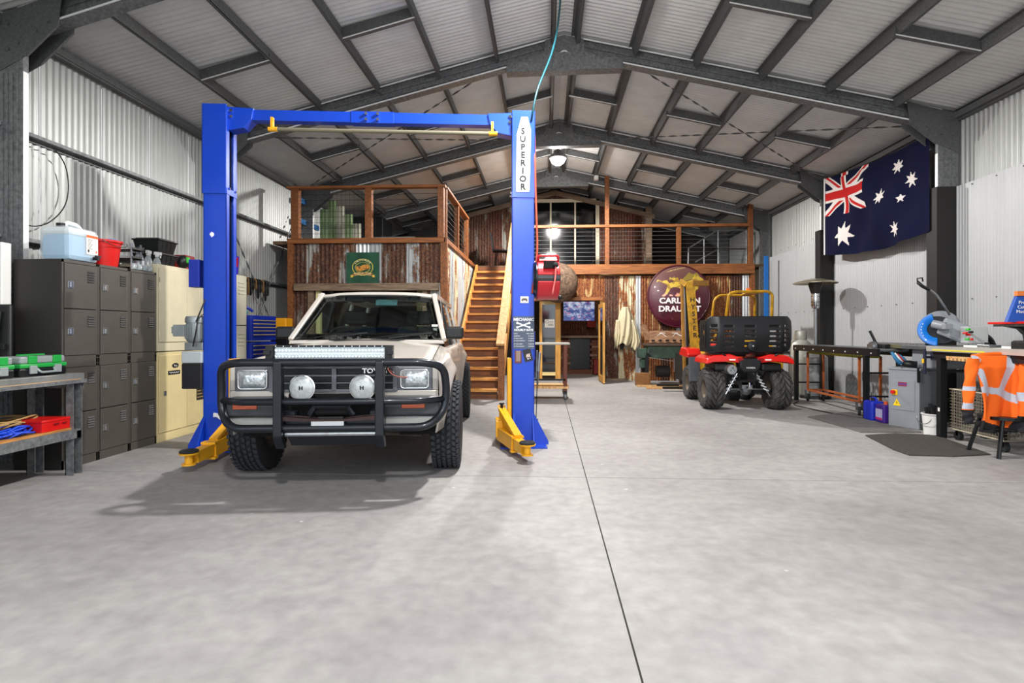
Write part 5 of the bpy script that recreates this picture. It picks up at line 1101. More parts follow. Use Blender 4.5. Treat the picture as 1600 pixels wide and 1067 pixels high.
O('rear_axle', MB().cyl((-.4, 0, .30), (.4, 0, .30), .022, 10).sphere((.02, -.03, .30), .085, 16, 10).bb((-.06, -.1, .32), (.1, .05, .42)), mat('greasy alloy', '#7f8385', .35, .7, var=.4, scale=30), q)
O('frame', MB().bb((-.14, -.1, .38), (.14, 1.2, .45)).bar((-.13, -.15, .45), (-.1, -.2, .75), .03, .03).bar((.13, -.15, .45), (.1, -.2, .75), .03, .03), BLACKM, q)
O('engine', MB().bb((-.17, .3, .22), (.17, .95, .62)), QB, q, bevel=.03); O('skid_plate', MB().lathe([(.02, -.1), (.16, -.09), (.17, .09), (.02, .1)], 20, TR(0, .55, .22) @ RY(PI/2)), QB, q)
O('tow_hitch', MB().bb((-.03, -.28, .33), (.03, -.05, .37)).cyl((0, -.25, .37), (0, -.25, .43), .02, 10), CHROME, q)
O('tail_cover', MB().prism([(-.17, .80), (.17, .80), (.16, .66), (.10, .58), (-.10, .58), (-.16, .66)], -.30, -.1), QB, q, bevel=.03)
text('HONDA', .035, (0, -.305, .655), (PI/2, 0, 0), WHITE, q, name='badge')
mf_ = O('muffler', MB().lathe([(.03, .35), (.07, .33), (.075, .0), (.07, -.02), (.03, -.02), (.028, .02)], 24, TR(-.29, -.33, .63) @ RX(-PI/2)), mat('muffler steel', '#a5a8a8', .3, .8, var=.2, scale=12), q, smooth=40)
O('muffler_bolt', MB().cyl((-.28, -.352, .665), (-.28, -.345, .665), .008, 8).cyl((-.31, -.352, .615), (-.31, -.345, .615), .008, 8).cyl((-.25, -.352, .615), (-.25, -.345, .615), .008, 8), BLACKM, q)
O('seat', MB().prism([(.25, .80), (.3, .92), (.8, .93), (1.0, 1.0), (1.05, .85)], -.15, .15, 'x'), BLACK, q, bevel=.04)
O('fuel_tank', MB().prism([(.95, .8), (1.0, 1.0), (1.3, 1.02), (1.5, .85)], -.14, .14, 'x'), QR, q, bevel=.03)
O('handlebar', MB().tube(fillet([(-.42, 1.02, 1.12), (-.2, 1.12, 1.12), (-.08, 1.2, 1.04), (.08, 1.2, 1.04), (.2, 1.12, 1.12), (.42, 1.02, 1.12)], .05), .013, 8), BLACKM, q)
# slotted cargo box
def slotted(w_, h_, slots, nu, nv, fn, cr=.1):
    vs, ids, fs = [], {}, []
    def vid(i, j):
        if (i, j) not in ids: ids[(i, j)] = len(vs); vs.append(fn(i/nu, j/nv))
        return ids[(i, j)]
    for j in range(nv):
        for i in range(nu):
            x, z = (i+.5)/nu*w_, (j+.5)/nv*h_
            dx, dz = max(0, cr-x, x-(w_-cr)), max(0, cr-z, z-(h_-cr))
            if dx*dx+dz*dz > cr*cr: continue
            if any(a < x < b and c < z < d for a, b, c, d in slots): continue
            fs.append((vid(i, j), vid(i+1, j), vid(i+1, j+1), vid(i, j+1)))
    return MB().add(vs, fs)
sl_ = []
for cx_ in (.31, .62, .985):
    for k in range(5): sl_.append((cx_-.075, cx_+.075, .09+k*.073, .115+k*.073))
for cx_ in (.10, 1.16):
    for k in range(5): sl_.append((cx_-.035, cx_+.03, .10+k*.07, .14+k*.07))
def bx_(u, v):
    x = -.64+1.27*u; e = abs(2*u-1)
    return (x, -.26-.05*math.sin(PI*v)+.16*max(0, e-.72)**1.4*4-.03*v, .885+.545*v)
cb_ = O('cargo_box', slotted(1.27, .545, sl_, 84, 44, bx_, .10), QB, q, smooth=40, solid=.012)
for sg in (-1, 1): O('box_side', slotted(.45, .5, [(.1+.1*i, .15+.1*i, .08, .42) for i in range(3)], 30, 20, lambda u, v, s=sg: (s*(.60-.0*v), -.20+.45*u, .90+.48*v), .06), QB, cb_, solid=.012)
O('box_floor', MB().bb((-.60, -.25, .885), (.60, .26, .90)), QB, cb_); O('box_front', MB().bar((-.6, .26, 1.3), (.6, .26, 1.3), .03, .05), QB, cb_)
O('box_latch', MB().lathe([(.02, .03), (.07, .02), (.08, 0)], 20, TR(.02, -.31, .98) @ RX(PI/2)), BLACKM, cb_); O('latch_button', MB().sphere((.02, -.345, .985), .018), CHROME, cb_, smooth=True)
mb = MB()
for z in (.862, .88): mb.cyl((-.6, -.24, z), (.6, -.24, z), .009, 6)
for x in (-.5, -.25, 0, .25, .5): mb.cyl((x, -.24, .862), (x, .3, .862), .009, 6)
O('cargo_rack', mb, BLACKM, q)

# forklift
fk = T('forklift', 'old yellow forklift parked behind the quad bike, its mast before the round sign', 'forklift', (3.6, 11.4, 0))
FY = mat('worn forklift yellow', '#d9a41c', .5, var=.25, scale=7, dark='#8f6a1e'); FB = mat('greasy black', '#211f1d', .7, .2, var=.3)
a, b = at(1085, 536, 11.0), at(1078, 440, 11.0); ms_ = T('mast', None, None, (0, 0, 0)); ms_.parent = fk; ms_.matrix_parent_inverse = Matrix.Identity(4)
def W(p): return Vector(p)-Vector((3.6, 11.4, 0))
a, b = W(a), W(b); a2 = a+(a-b)*.75
O('wide_channel', MB().bar(a2, b, .17, .06, up=(0, 1, 0)), FY, ms_, bevel=.005)
c_, d_ = W(at(1068, 532, 11.05)), W(at(1065, 436, 11.05)); c2 = c_+(c_-d_)*.7
O('narrow_channel', MB().bar(c2, d_, .05, .07, up=(0, 1, 0)), mat('rusty yellow', '#a37228', .6, var=.35, scale=9), ms_, bevel=.004)
O('inner_rail', MB().bar(c2+Vector((.09, .08, 0)), d_+Vector((.09, .08, -.06)), .06, .05, up=(0, 1, 0)), FB, ms_)
O('lift_chain', MB().bar(c2+Vector((.05, .04, 0)), d_+Vector((.06, .04, -.12)), .02, .02), STEEL, ms_)
O('head_beam', MB().bar(d_+Vector((-.02, .02, -.04)), b+Vector((-.06, .02, -.06)), .12, .10), FY, ms_, bevel=.004)
O('chain_sheave', MB().bb((b.x+.04, b.y-.05, b.z-.09), (b.x+.36, b.y+.05, b.z+.02)), mat('rusty brown plate', '#8d6324', .7, var=.4, scale=20), ms_, bevel=.01)
for i, ch in enumerate('HYSTER'):
    p = b.lerp(a, .30+i*.115)+Vector((.015, -.036, 0)); text(ch, .13, p, (PI/2, 0, 0), BLACKM, ms_, bold=.002)
def hoop(pts, Y):
    P_ = [W(at(x, y, Y)) for x, y in pts]; return fillet(P_, .14, 6)
O('overhead_guard', MB().tube(hoop(((1134, 500), (1139, 459), (1148, 456), (1200, 455), (1207, 460), (1206, 500)), 11.0), .028, 10), FY, fk, smooth=True)
O('overhead_guard', MB().tube(hoop(((1112, 500), (1116, 468), (1124, 461), (1173, 461), (1180, 466), (1179, 500)), 11.9), .026, 10), FY, fk, smooth=True)
p_ = [W(at(1150, 456, 11.0)), W(at(1199, 455, 11.0)), W(at(1172, 461, 11.9)), W(at(1126, 461, 11.9))]
O('guard_roof', MB().add([tuple(p_[1]-Vector((.35, 0, 0))), tuple(p_[1]), tuple(p_[2]), tuple(p_[2]-Vector((.2, 0, 0)))], [(0, 1, 2, 3)]), FY, fk, solid=.02)
O('beacon', MB().cyl(W(at(1170, 457, 11.2)), W(at(1170, 450, 11.2)), .05, 14), mat('orange beacon', '#d2621a', .3), fk)
O('body', MB().prism([(-.45, .35), (.75, .3), (.85, .9), (.5, 1.05), (-.1, .95), (-.45, .75)], -.45, .65), FY, fk, bevel=.03)
O('counterweight', MB().prism([(.55, .3), (1.0, .35), (1.02, .85), (.6, 1.0)], -.5, .7), FY, fk, bevel=.04)
O('forklift_seat', MB().bb((.1, -.1, .95), (.6, .4, 1.08)).bb((.5, -.1, 1.05), (.62, .4, 1.45)), FB, fk, bevel=.03)
O('carriage', MB().bb((-.85, -.35, .2), (-.7, .5, .75)), FB, fk); 
for y in (-.25, .35): O('fork', MB().bb((-1.25, y, .05), (-.8, y+.1, .09)), FB, fk)
for x in (-.35, .7):
    for y in (-.48, .68): O('wheel', MB().lathe([(.05, -.08), (.2, -.09), (.26, -.07), (.28, 0), (.26, .07), (.2, .09), (.05, .08)], 24, TR(x, y, .28) @ RX(PI/2)), RUBBER, fk, smooth=40)
O('roof_leg', MB().cyl((-.45, -.3, .8), W(at(1134, 500, 11.0)), .025, 8).cyl((.55, -.3, .9), W(at(1206, 500, 11.0)), .025, 8).cyl((-.4, .5, .9), W(at(1112, 500, 11.9)), .025, 8).cyl((.6, .5, .9), W(at(1179, 500, 11.9)), .025, 8), FY, fk, smooth=True)

# round beer sign
SGN = at(1060, 463, 13.42); R_ = .735
sg_ = T('round_sign', 'large round burgundy sign with white lettering and galloping horses', 'sign', SGN)
HB = [[(.30, .60), (.42, .645), (.57, .66), (.60, .55), (.53, .5), (.42, .535), (.33, .50)], [(.31, .56), (.37, .53), (.31, .40), (.26, .33), (.22, .33), (.28, .44)], [(.22, .66), (.30, .68), (.34, .60), (.31, .56), (.25, .62), (.16, .66), (.13, .61), (.16, .70)],
      [(.50, .58), (.60, .62), (.57, .44), (.50, .33), (.44, .33), (.52, .45)], [(.40, .66), (.34, .73), (.42, .71), (.47, .74), (.50, .66)],
      [(.56, .64), (.72, .68), (.82, .58), (.80, .48), (.66, .50), (.56, .52)], [(.68, .66), (.76, .80), (.90, .70), (.86, .62), (.82, .66), (.78, .56)], [(.70, .50), (.78, .50), (.75, .40), (.70, .33), (.66, .34), (.71, .42)]]
MAN = [[(.52, .66), (.60, .76), (.66, .84), (.72, .80), (.80, .84), (.83, .76), (.70, .70), (.62, .66)], [(.33, .68), (.35, .75), (.38, .71), (.42, .76), (.44, .70)]]
HOOF = [[(.21, .34), (.27, .34), (.30, .38), (.26, .40)], [(.42, .34), (.49, .34), (.51, .38), (.46, .41)], [(.34, .34), (.40, .34), (.38, .37), (.34, .38)], [(.56, .34), (.62, .34), (.60, .38), (.57, .40)]]
def inp(P_, x, y):
    c = False; n = len(P_)
    for i in range(n):
        x1, y1 = P_[i]; x2, y2 = P_[i-1]
        if (y1 > y) != (y2 > y) and x < (x2-x1)*(y-y1)/(y2-y1)+x1: c = not c
    return c
def signc(u, v):
    x, y = u, v
    for P_ in HOOF:
        if inp(P_, x, .33+(y-.49)/.78): return '#d99a86'
    yy = .33+(y-.49)/.78
    for P_ in HB:
        if inp(P_, x, yy): k = noise.noise(Vector((x*14, y*14, 0))); return '#c8a83f' if k > -.1 else '#9a7a2c'
    for P_ in MAN:
        if inp(P_, x, yy): return '#8d7a38'
    if v > .86 and .3 < u < .6 and abs(v-(.88+.1*math.sin((u-.25)*3))) < .006: return '#a58f5a'
    t = max(0, min(1, (v-.5)/.45)); a, b = C('#4d0f24'), C('#6a4a44'); return tuple(a[i]*(1-t)+b[i]*t for i in range(4))
def dome(u, v):
    x, z = (2*u-1), (2*v-1); x2, z2 = x*math.sqrt(1-z*z/2), z*math.sqrt(1-x*x/2); r2 = min(1, x2*x2+z2*z2)
    return (x2*R_, -.11*(1-r2)**.8-.02, z2*R_)
def domec(u, v):
    x, z = (2*u-1), (2*v-1); x2, z2 = x*math.sqrt(1-z*z/2), z*math.sqrt(1-x*x/2); return signc(.5+x2/2, .5+z2/2)
printgrid('sign_face', dome, domec, 110, 110, printed('sign print', .35, coat=.3), sg_)
O('rim', MB().tube([(R_*math.cos(2*PI*k/64), -.02, R_*math.sin(2*PI*k/64)) for k in range(64)], .022, 8, True), mat('burgundy rim', '#4a1020', .4), sg_, smooth=True)
O('backing', MB().cyl((0, .0, 0), (0, .03, 0), R_*.98, 48), DARK, sg_)
for bd_, z, s_, xs_ in (('CARLTON', -.115, .185, 1.12), ('DRAUGHT', -.31, .185, 1.12)):
    o = text(bd_, s_, (0, 0, 0), (PI/2, 0, 0), mat('sign lettering', '#e6dfe0', .4), sg_, ext=.004, xs=xs_, bold=.007)
    o.location = (0, -.145+.11*(abs(z)/.7)**2, z)
text('BREWERY', .07, (0, -.125+.05, -.53), (PI/2, 0, 0), mat('dim gold', '#7a5a3a', .5), sg_, space=1.2)
# cascade sign
cs = T('square_beer_sign', 'square green lager sign with gold emblem on the rusty mezzanine front', 'sign', (at(568, 419, 9.7).x, YF-.035, at(568, 419, 9.7).z))
def cascc(u, v):
    x, y = (u-.5), (v-.52); e = (x/.33)**2+(y/.27)**2; e2 = (x/.24)**2+((y+.01)/.17)**2
    rb = .22+.05*(1-(x/.36)**2)
    if abs(x) < .30 and abs(v-(rb+.045)) < .045: return '#7c2a1c' if abs(v-(rb+.045)) < .033 else '#d3b04a'
    if .30 <= abs(x) < .37 and abs(v-(rb+.01)) < .04: return '#d3b04a'
    n = noise.noise(Vector((u*16, v*16, 2)))
    if e2 < .75 and abs(y+.02-.03*math.sin(x*14)) < .09-.12*abs(x) : return '#c98a35' if n > -.15 else '#7a4a1c'
    if .86 < e < 1.0 or .85 < e2 < .98: return '#c8b84e'
    k = .85+.4*noise.noise(Vector((u*4, v*4, 0))); c = C('#0f4a30'); return (c[0]*k, c[1]*k, c[2]*k, 1)
printgrid('sign_face', lambda u, v: (-.29+.58*u, -.012, -.275+.55*v), cascc, 80, 76, printed('sign print'), cs)
O('sign_board', MB().bb((-.292, -.01, -.277), (.292, .005, .277)), mat('green board', '#0f4a30', .5), cs)
GOLD = mat('pale gold', '#e3d9a0', .5)
for i, ch in enumerate('CASCADE'):
    a = PI/2-(i-3)*.30; text(ch, .055, (.168*math.cos(a), -.015, .012+.128*math.sin(a)), (PI/2, -(PI/2-a)*-1 if False else (PI/2-a)*.8, 0), GOLD, cs, ext=.0008, bold=.001)
text('PREMIUM LAGER', .042, (0, -.015, -.108), (PI/2, 0, 0), GOLD, cs, ext=.0008, bold=.0006)
# flag
FX = 5.17; yl, yr_ = 10.42, 7.66
topz = lambda u: (1-u)*4.02+u*3.85-.05*math.sin(PI*u)
def botz(u):
    px = [1284, 1310, 1340, 1374, 1400, 1430, 1460]; py = [398, 398.5, 396, 389, 383, 373, 358]
    Y = yl+(yr_-yl)*u; k = 0
    x = 811+F*((FX*_c+Y*_s)/(-FX*_s+Y*_c))
    while k < 5 and px[k+1] < x: k += 1
    y = py[k]+(py[k+1]-py[k])*(x-px[k])/(px[k+1]-px[k]); return H+(518-y)/F*(-FX*_s+Y*_c)
def flagp(u, v):
    Y = yl+(yr_-yl)*u; zt, zb_ = topz(u), botz(u); w_ = math.sin(PI*u)**.5
    f = .06*math.sin(u*9+v*5)*(1-v*.5)*w_+.05*math.sin(u*17-v*9)*(1-v*.7)*w_+.02*math.sin(u*31+v*6)*w_+.06*math.sin(PI*u)*math.sin(PI*v)
    if v > .96: f *= .3
    return (FX-f-.02, Y+.02*math.sin(v*8)*w_, zb_+(zt-zb_)*v)
def star(cx_, cy_, r, n, x, y):
    dx, dy = (x-cx_), (y-cy_); d = math.hypot(dx, dy)
    if d > r: return False
    a = (math.atan2(dx, dy)) % (2*PI/n); a = min(a, 2*PI/n-a); ri = r*.45; h_ = PI/n
    X_, Y_ = d*math.sin(a), d*math.cos(a); A_ = (0, r); B_ = (ri*math.sin(h_), ri*math.cos(h_))
    return (B_[0]-A_[0])*(Y_-A_[1])-(B_[1]-A_[1])*(X_-A_[0]) < 0
FW, FR_, FBc = '#ddd6d2', '#b82626', '#12152f'
def flagc(u, v):
    x, y = u*2, v
    for cx_, cy_, r, n in ((.5, .25, .15, 7), (1.5, 1/6, .08, 7), (1.25, .5625, .08, 7), (1.5, 5/6, .08, 7), (1.722, .629, .08, 7), (1.6, .467, .045, 5)):
        if star(cx_, cy_, r*1.1, n, x, y): return FW
    if x < 1 and y > .5:
        a, b = x-.5, (y-.75)*1
        if abs(a) < .05 or abs(b) < .05: return FR_
        if abs(a) < .083 or abs(b) < .083: return FW
        for s_ in (1, -1):
            d = (b-s_*a*.5)/1.118
            if abs(d) < .05:
                off = d*s_*(1 if a > 0 else -1)
                return FR_ if -.033 < off*-1 < .0 else FW
        return FBc
    return FBc
def fc(u, v): 
    c = flagc(u, v); return c
fl = T('national_flag', 'dark blue flag with union canton and white stars strung between wall columns', 'flag', (FX, 9.0, 3.3))
o = printgrid('flag_cloth', flagp, fc, 260, 130, printed('flag cloth', .95), fl, world=True)
O('hoist_tape', MB().tube([Vector(flagp(0, k/10))+Vector((-.01, .01, 0)) for k in range(11)], .014, 6), WHITE, fl, world=True)
O('top_cord', MB().tube([Vector(flagp(k/12, 1))+Vector((0, 0, .01)) for k in range(13)], .006, 6), BLACKM, fl, world=True)

# round ball above the glass door, trolley, jacket
bc = at(872, 442, 13.15)
O('round_ball', MB().sphere(bc, .475, 32, 20, (1, .55, 1)), mat('mottled brown ball', '#6b5542', .85, var=.6, scale=14, bump=.5, bscale=22, dark='#2e211b'), label='large mottled brown ball fixed above the glass door behind the hose reel', cat='ball', smooth=True)
t = T('steel_top_trolley', 'wheeled trolley with grey top and brown legs behind the right hoist post', 'trolley', (-.02, 9.95, 0))
O('top', MB().bb((-.45, -.3, .97), (.44, .3, 1.0)), mat('grey trolley top', '#a39f95', .5, .2), t, bevel=.004); BRN = mat('brown frame', '#5f2f1f', .6)
for x in (-.4, .36):
    for y in (-.26, .26):
        O('leg', MB().bb((x-.03, y-.03, .16), (x+.03, y+.03, .97)), BRN, t); cst = O('caster', MB().lathe([(.01, -.02), (.055, -.02), (.06, 0), (.055, .02), (.01, .02)], 18, TR(x, y, .06) @ RY(PI/2)), STEEL, t); O('fork', MB().bb((x-.03, y-.02, .05), (x+.03, y+.02, .16)), BLACKM, cst)
O('lower_shelf', MB().bb((-.44, -.3, .2), (.42, .3, .24)), PALEW, t); O('rail', MB().bb((-.4, -.29, .34), (.36, -.26, .37)), BLACKM, t)
def jk(pl, pr, y0, y1, d, sd, nu=28, nv=30):
    def fn(u, v):
        yy = y1+(y0-y1)*v; k = (yy-y0)/(y1-y0); i = min(len(pl)-2, int(k*(len(pl)-1))); f = k*(len(pl)-1)-i
        l = pl[i]+(pl[i+1]-pl[i])*f; r = pr[i]+(pr[i+1]-pr[i])*f
        p = at(l+(r-l)*u, yy+2.5*math.sin(u*9+sd)*(k > .8), 13.45)
        p.y -= .03+d*math.sin(PI*u)+.035*math.sin(u*17+sd+k*2)*(.3+k); return tuple(p)
    return MB().grid(fn, nu, nv)
JC = mat('cream jacket cloth', '#c9bd9c', .9, var=.12, scale=8, bump=.1)
t = T('hanging_jacket', 'cream canvas jacket hung on the rusty wall beside the doorway', 'jacket', at(978, 480, 13.5))
O('body', jk([972, 966, 964, 963, 962], [982, 989, 990, 989, 984], 480, 538, .12, 1), JC, t, world=True, smooth=True, solid=.01)
O('sleeve', jk([984, 986, 987, 986, 984], [989, 994, 997, 1000, 997], 500, 545, .08, 3, 12, 16), JC, t, world=True, smooth=True, solid=.01)
O('sleeve', jk([962, 961, 960, 960, 960], [968, 969, 970, 968, 965], 500, 543, .07, 2, 12, 16), JC, t, world=True, smooth=True, solid=.01)
O('lining', jk([968, 968, 968], [974, 975, 974], 528, 546, .03, 2, 8, 8), mat('jacket lining', '#3a3834', .9), t, world=True, solid=.01)

# old green machine
GM = mat('old green enamel', '#3f5a4c', .6, .2, var=.4, scale=6, dark='#2c3530'); RW = wood('rusty old board', '#5a3a26', '#8f6c4f', (3, 10, 3), 3)
m_ = T('old_green_machine', 'old green workshop machine with slotted timber board against the rusty wall', 'machine', (2.7, 12.6, 0))
O('cast_body', MB().prism([(-.42, .88), (.42, .88), (.40, .66), (.2, .60), (-.3, .60), (-.44, .72)], -.2, .3), GM, m_, bevel=.02)
O('table', MB().bb((-.46, -.25, .88), (.46, .35, .93)), mat('brown table iron', '#5b4a40', .6, .3, var=.3), m_, bevel=.005)
O('side_gearbox', MB().bb((-.62, -.15, .60), (-.44, .1, .82)).bb((-.58, -.1, .38), (-.46, .05, .58)), GM, m_, bevel=.02)
for x in (-.48, .38):
    for y in (-.18, .25): O('leg', MB().bb((x, y, 0), (x+.07, y+.07, .66)), BLACKM if x < 0 else RW, m_)
O('tie_rod', MB().cyl((-.4, -.2, .62), (.42, -.22, .5), .01, 6).cyl((.15, -.2, .6), (.15, -.2, .3), .01, 6), STEEL, m_)
O('motor', MB().cyl((-.2, .05, .3), (.1, .05, .3), .13, 18), FB, m_)
bdm = MB(); P0, P1 = Vector((-.42, -.12, .95)), Vector((-.42, .25, 1.28))
bdm.add([(-.40, -.2, .95), (.42, -.2, .95), (.36, .1, 1.22), (-.34, .1, 1.22), (-.40, -.17, .94), (.42, -.17, .94), (.36, .13, 1.21), (-.34, .13, 1.21)], [(0, 1, 2, 3), (7, 6, 5, 4), (0, 4, 5, 1), (1, 5, 6, 2), (2, 6, 7, 3), (3, 7, 4, 0)])
sb = O('sloping_board', bdm, RW, m_)
for i in range(5): x = -.31+i*.155; O('slot', MB().bb((x-.035, -.205, .985), (x+.035, -.18, 1.02)), DARK, m_)
for s_ in (-1, 1): O('side_wing', MB().bar((s_*.40, -.1, 1.0), (s_*.47, .2, 1.36), .03, .14, up=(s_, 0, .4)), RW, m_)
mb = MB()
for x0, s_ in ((-.08, 1), (.24, -1)):
    mb.bar((x0-.11*s_, -.04, 1.09), (x0, .03, 1.155), .006, .035, up=(0, -.6, .8)); mb.bar((x0, .03, 1.155), (x0+.1*s_*.9, -.05, 1.075), .006, .035, up=(0, -.6, .8)); mb.bar((x0-.05*s_, .035, 1.16), (x0+.09*s_, .035, 1.16), .006, .03, up=(0, -.6, .8))
O('white_clamp', mb, WHITE, m_)
for i, z in enumerate((0, 1, 2)): pass
t = O('timber_crate', MB().bb((2.0, 12.25, 0), (2.3, 12.5, .28)).bb((2.03, 12.24, .04), (2.27, 12.25, .24)), mat('crate wood', '#8a5f36', .8, var=.35, scale=9), label='small timber crate on the floor left of the green machine', cat='crate', bevel=.005)
for i, (a, b) in enumerate((((1.98, 12.1, .02), (3.1, 12.05, .02)), ((2.1, 11.65, .02), (3.0, 11.6, .02)))):
    O('floor_plank', MB().bar(a, b, .1, .035), PALEW, label=['timber plank on the floor against the green machine', 'nearer timber plank lying in front of the crate'][i], cat='plank', group='planks on the floor')

# patio heater, gas cylinder
hx = at(1274, 440, 10.2)
t = T('patio_heater', 'mushroom patio heater with wide round hood behind the roller bench', 'heater', (hx.x, 10.2, 0)); t.scale = (1.04, 1.04, 1.03)
HM = mat('heater hood', '#a89f86', .3, .6, var=.2)
O('hood', MB().lathe([(.02, 2.10), (.1, 2.09), (.33, 2.03), (.355, 2.015), (.355, 2.005), (.32, 2.02), (.1, 2.06), (.02, 2.065)], 40), HM, t, smooth=50)
O('burner_screen', MB().lathe([(.10, 2.05), (.11, 1.98), (.085, 1.88), (.06, 1.82)], 24), mat('burner mesh', '#3b3835', .5, .6), t, smooth=40)
O('head', MB().lathe([(.062, 1.84), (.066, 1.8), (.066, 1.62), (.05, 1.57), (.02, 1.56)], 24), CHROME, t, smooth=40)
mb = MB()
for z in (1.78, 1.68, 1.62):
    for k in range(12): a = 2*PI*k/12; mb.box((.066*math.cos(a), .066*math.sin(a), z), (.004, .016, .012), (0, 0, a))
O('vent_hole', mb, BLACKM, t, kind='stuff')
O('pole', MB().cyl((0, 0, .8), (0, 0, 1.58), .025, 12), STEEL, t); O('tank_housing', MB().lathe([(.02, .82), (.1, .8), (.19, .72), (.2, .05), (.02, .04)], 24), mat('housing grey', '#8d8f8e', .4, .4), t, smooth=40)
O('base', MB().lathe([(.02, .05), (.24, .04), (.25, 0), (.02, 0)], 28), BLACKM, t)
gx = at(1250, 600, 11.0)
t = T('gas_cylinder', 'tall pale gas cylinder standing behind the roller bench end', 'gas cylinder', (gx.x, 11.0, 0)); t.scale = (1.08, 1.08, 1.0)
CY = mat('cylinder paint', '#b8b7ad', .45, .3, var=.1)
O('cylinder_body', MB().lathe([(.17, 0), (.19, .03), (.19, .90), (.17, .98), (.10, 1.05), (.03, 1.07)], 32), CY, t, smooth=40)
O('collar', MB().lathe([(.10, 1.04), (.11, 1.06), (.11, 1.20), (.10, 1.22)], 24, caps=False), CY, t, smooth=True, solid=.006); O('valve', MB().cyl((0, 0, 1.06), (0, 0, 1.15), .025, 10).cyl((-.05, 0, 1.13), (.05, 0, 1.13), .018, 10), mat('brass', '#a8863c', .3, .8), t)

# roller conveyor bench
rc = T('roller_conveyor', 'black steel roller conveyor bench along the right wall', 'conveyor', (4.6, 8.8, 0))
for x in (4.38, 4.82): O('side_rail', MB().bb((x-.02, 7.48, .87), (x+.02, 9.95, .97)), BLACKM, rc, world=True)
rme = MB().cyl((-.2, 0, 0), (.2, 0, 0), .025, 10); rmesh = mesh_of(rme, STEEL, 40)
for k in range(24): O('roller', rmesh, None, rc, loc=(0, 7.55+k*.1-8.8, .95))
for x in (4.38, 4.82):
    for y in (9.87, 7.76): O('leg', MB().bb((x-.03, y-.03, 0), (x+.03, y+.03, .87)), BLACKM, rc, world=True)
for y in (9.87, 7.76):
    for z in (.3, .62): O('rung', MB().bb((4.38, y-.012, z), (4.82, y+.012, z+.025)), BLACKM, rc, world=True)
mb = MB()
for k in range(8): mb.cyl((4.355, 7.6+k*.32, .91), (4.348, 7.6+k*.32, .91), .01, 6)
O('bolt', mb, WHITE, rc, world=True, kind='stuff')
O('back_sheet', MB().bb((5.0, 7.3, 0), (5.03, 8.0, .8)), mat('grey sheet offcut', '#57564f', .6), label='grey sheet leaning on the wall under the roller bench', cat='sheet')
# orange trolley
ot = T('tube_trolley', 'rusty orange and yellow tube trolley on red castors under the roller bench', 'trolley', (4.1, 8.8, 0))
OY = mat('rusty orange tube', '#a4562a', .6, var=.3, scale=9); YY = mat('faded yellow tube', '#b9a52e', .6, var=.3, scale=6, dark='#7d8f4a')
TL = [(4.50, 9.70), (4.45, 8.05)]; TB = [(4.76, 9.70), (4.74, 8.05)]
for (x0, y0), (x1, y1), z, m in ((TL[0], TL[1], .84, YY), (TL[0], TL[1], .2, OY), (TB[0], TB[1], .2, OY), (TB[0], TB[1], .84, YY), (TL[0], TB[0], .2, OY), (TL[1], TB[1], .2, OY), (TL[0], TB[0], .84, YY), (TL[1], TB[1], .84, YY)):
    O('rail', MB().bar((x0, y0, z), (x1, y1, z), .03, .03), m, ot, world=True)
for (x, y) in TL+TB:
    O('upright', MB().bb((x-.015, y-.015, .2), (x+.015, y+.015, .84)), OY, ot, world=True)
    cst = O('caster', MB().lathe([(.01, -.02), (.06, -.02), (.068, 0), (.06, .02), (.01, .02)], 18, TR(x, y, .07) @ RY(PI/2) @ RX(.5)), mat('red castor', '#b3392c', .5) if y < 9 and x < 4.2 else RUBBER, ot, world=True)
    O('castor_fork', MB().bb((x-.04, y-.02, .08), (x-.03, y+.03, .2)).bb((x+.03, y-.02, .08), (x+.04, y+.03, .2)), STEEL, ot, world=True)
O('power_lead', MB().tube(fillet([(4.3, 9.6, .01), (4.0, 9.2, .01), (4.1, 8.5, .01), (4.25, 7.9, .01), (4.5, 7.5, .01)], .3), .008, 6), BLACK, label='black lead lying on the floor under the tube trolley', cat='cable')
# flange and lever on the conveyor
t = T('vise_lever', 'silver flange and black lever at the end of the roller bench', 'vise', (4.45, 7.75, .97))
O('flange', MB().lathe([(.015, .03), (.06, .03), (.07, 0), (.07, -.02), (.015, -.02)], 20, TR(0, -.02, .03) @ RY(-PI/2) @ RX(.0)), STEEL, t, smooth=40); O('lever', MB().cyl((.08, 0, .02), (.0, .05, .24), .018, 10), BLACKM, t); O('block', MB().bb((.04, -.12, -.0), (.2, .1, .06)), FB, t, bevel=.005)
MG = mat('olive grey bar', '#6c6a50', .5, .2, var=.2)
for i, (x, y0, y1, z, w_, m, lab) in enumerate(((4.62, 7.32, 7.75, .98, .14, MG, 'olive grey steel bar lying on the saw infeed bench'), (4.72, 7.1, 8.1, 1.0, .1, GALV, 'long grey channel lying on the roller bench beside the flange'), (4.5, 7.55, 7.95, .975, .06, BLACKM, 'short black bar on the roller bench near the saw'))):
    O('metal_bar', MB().bb((x, y0, z), (x+w_, y1, z+.05)), m, label=lab, cat='bar', group='steel lengths on the benches', bevel=.004)
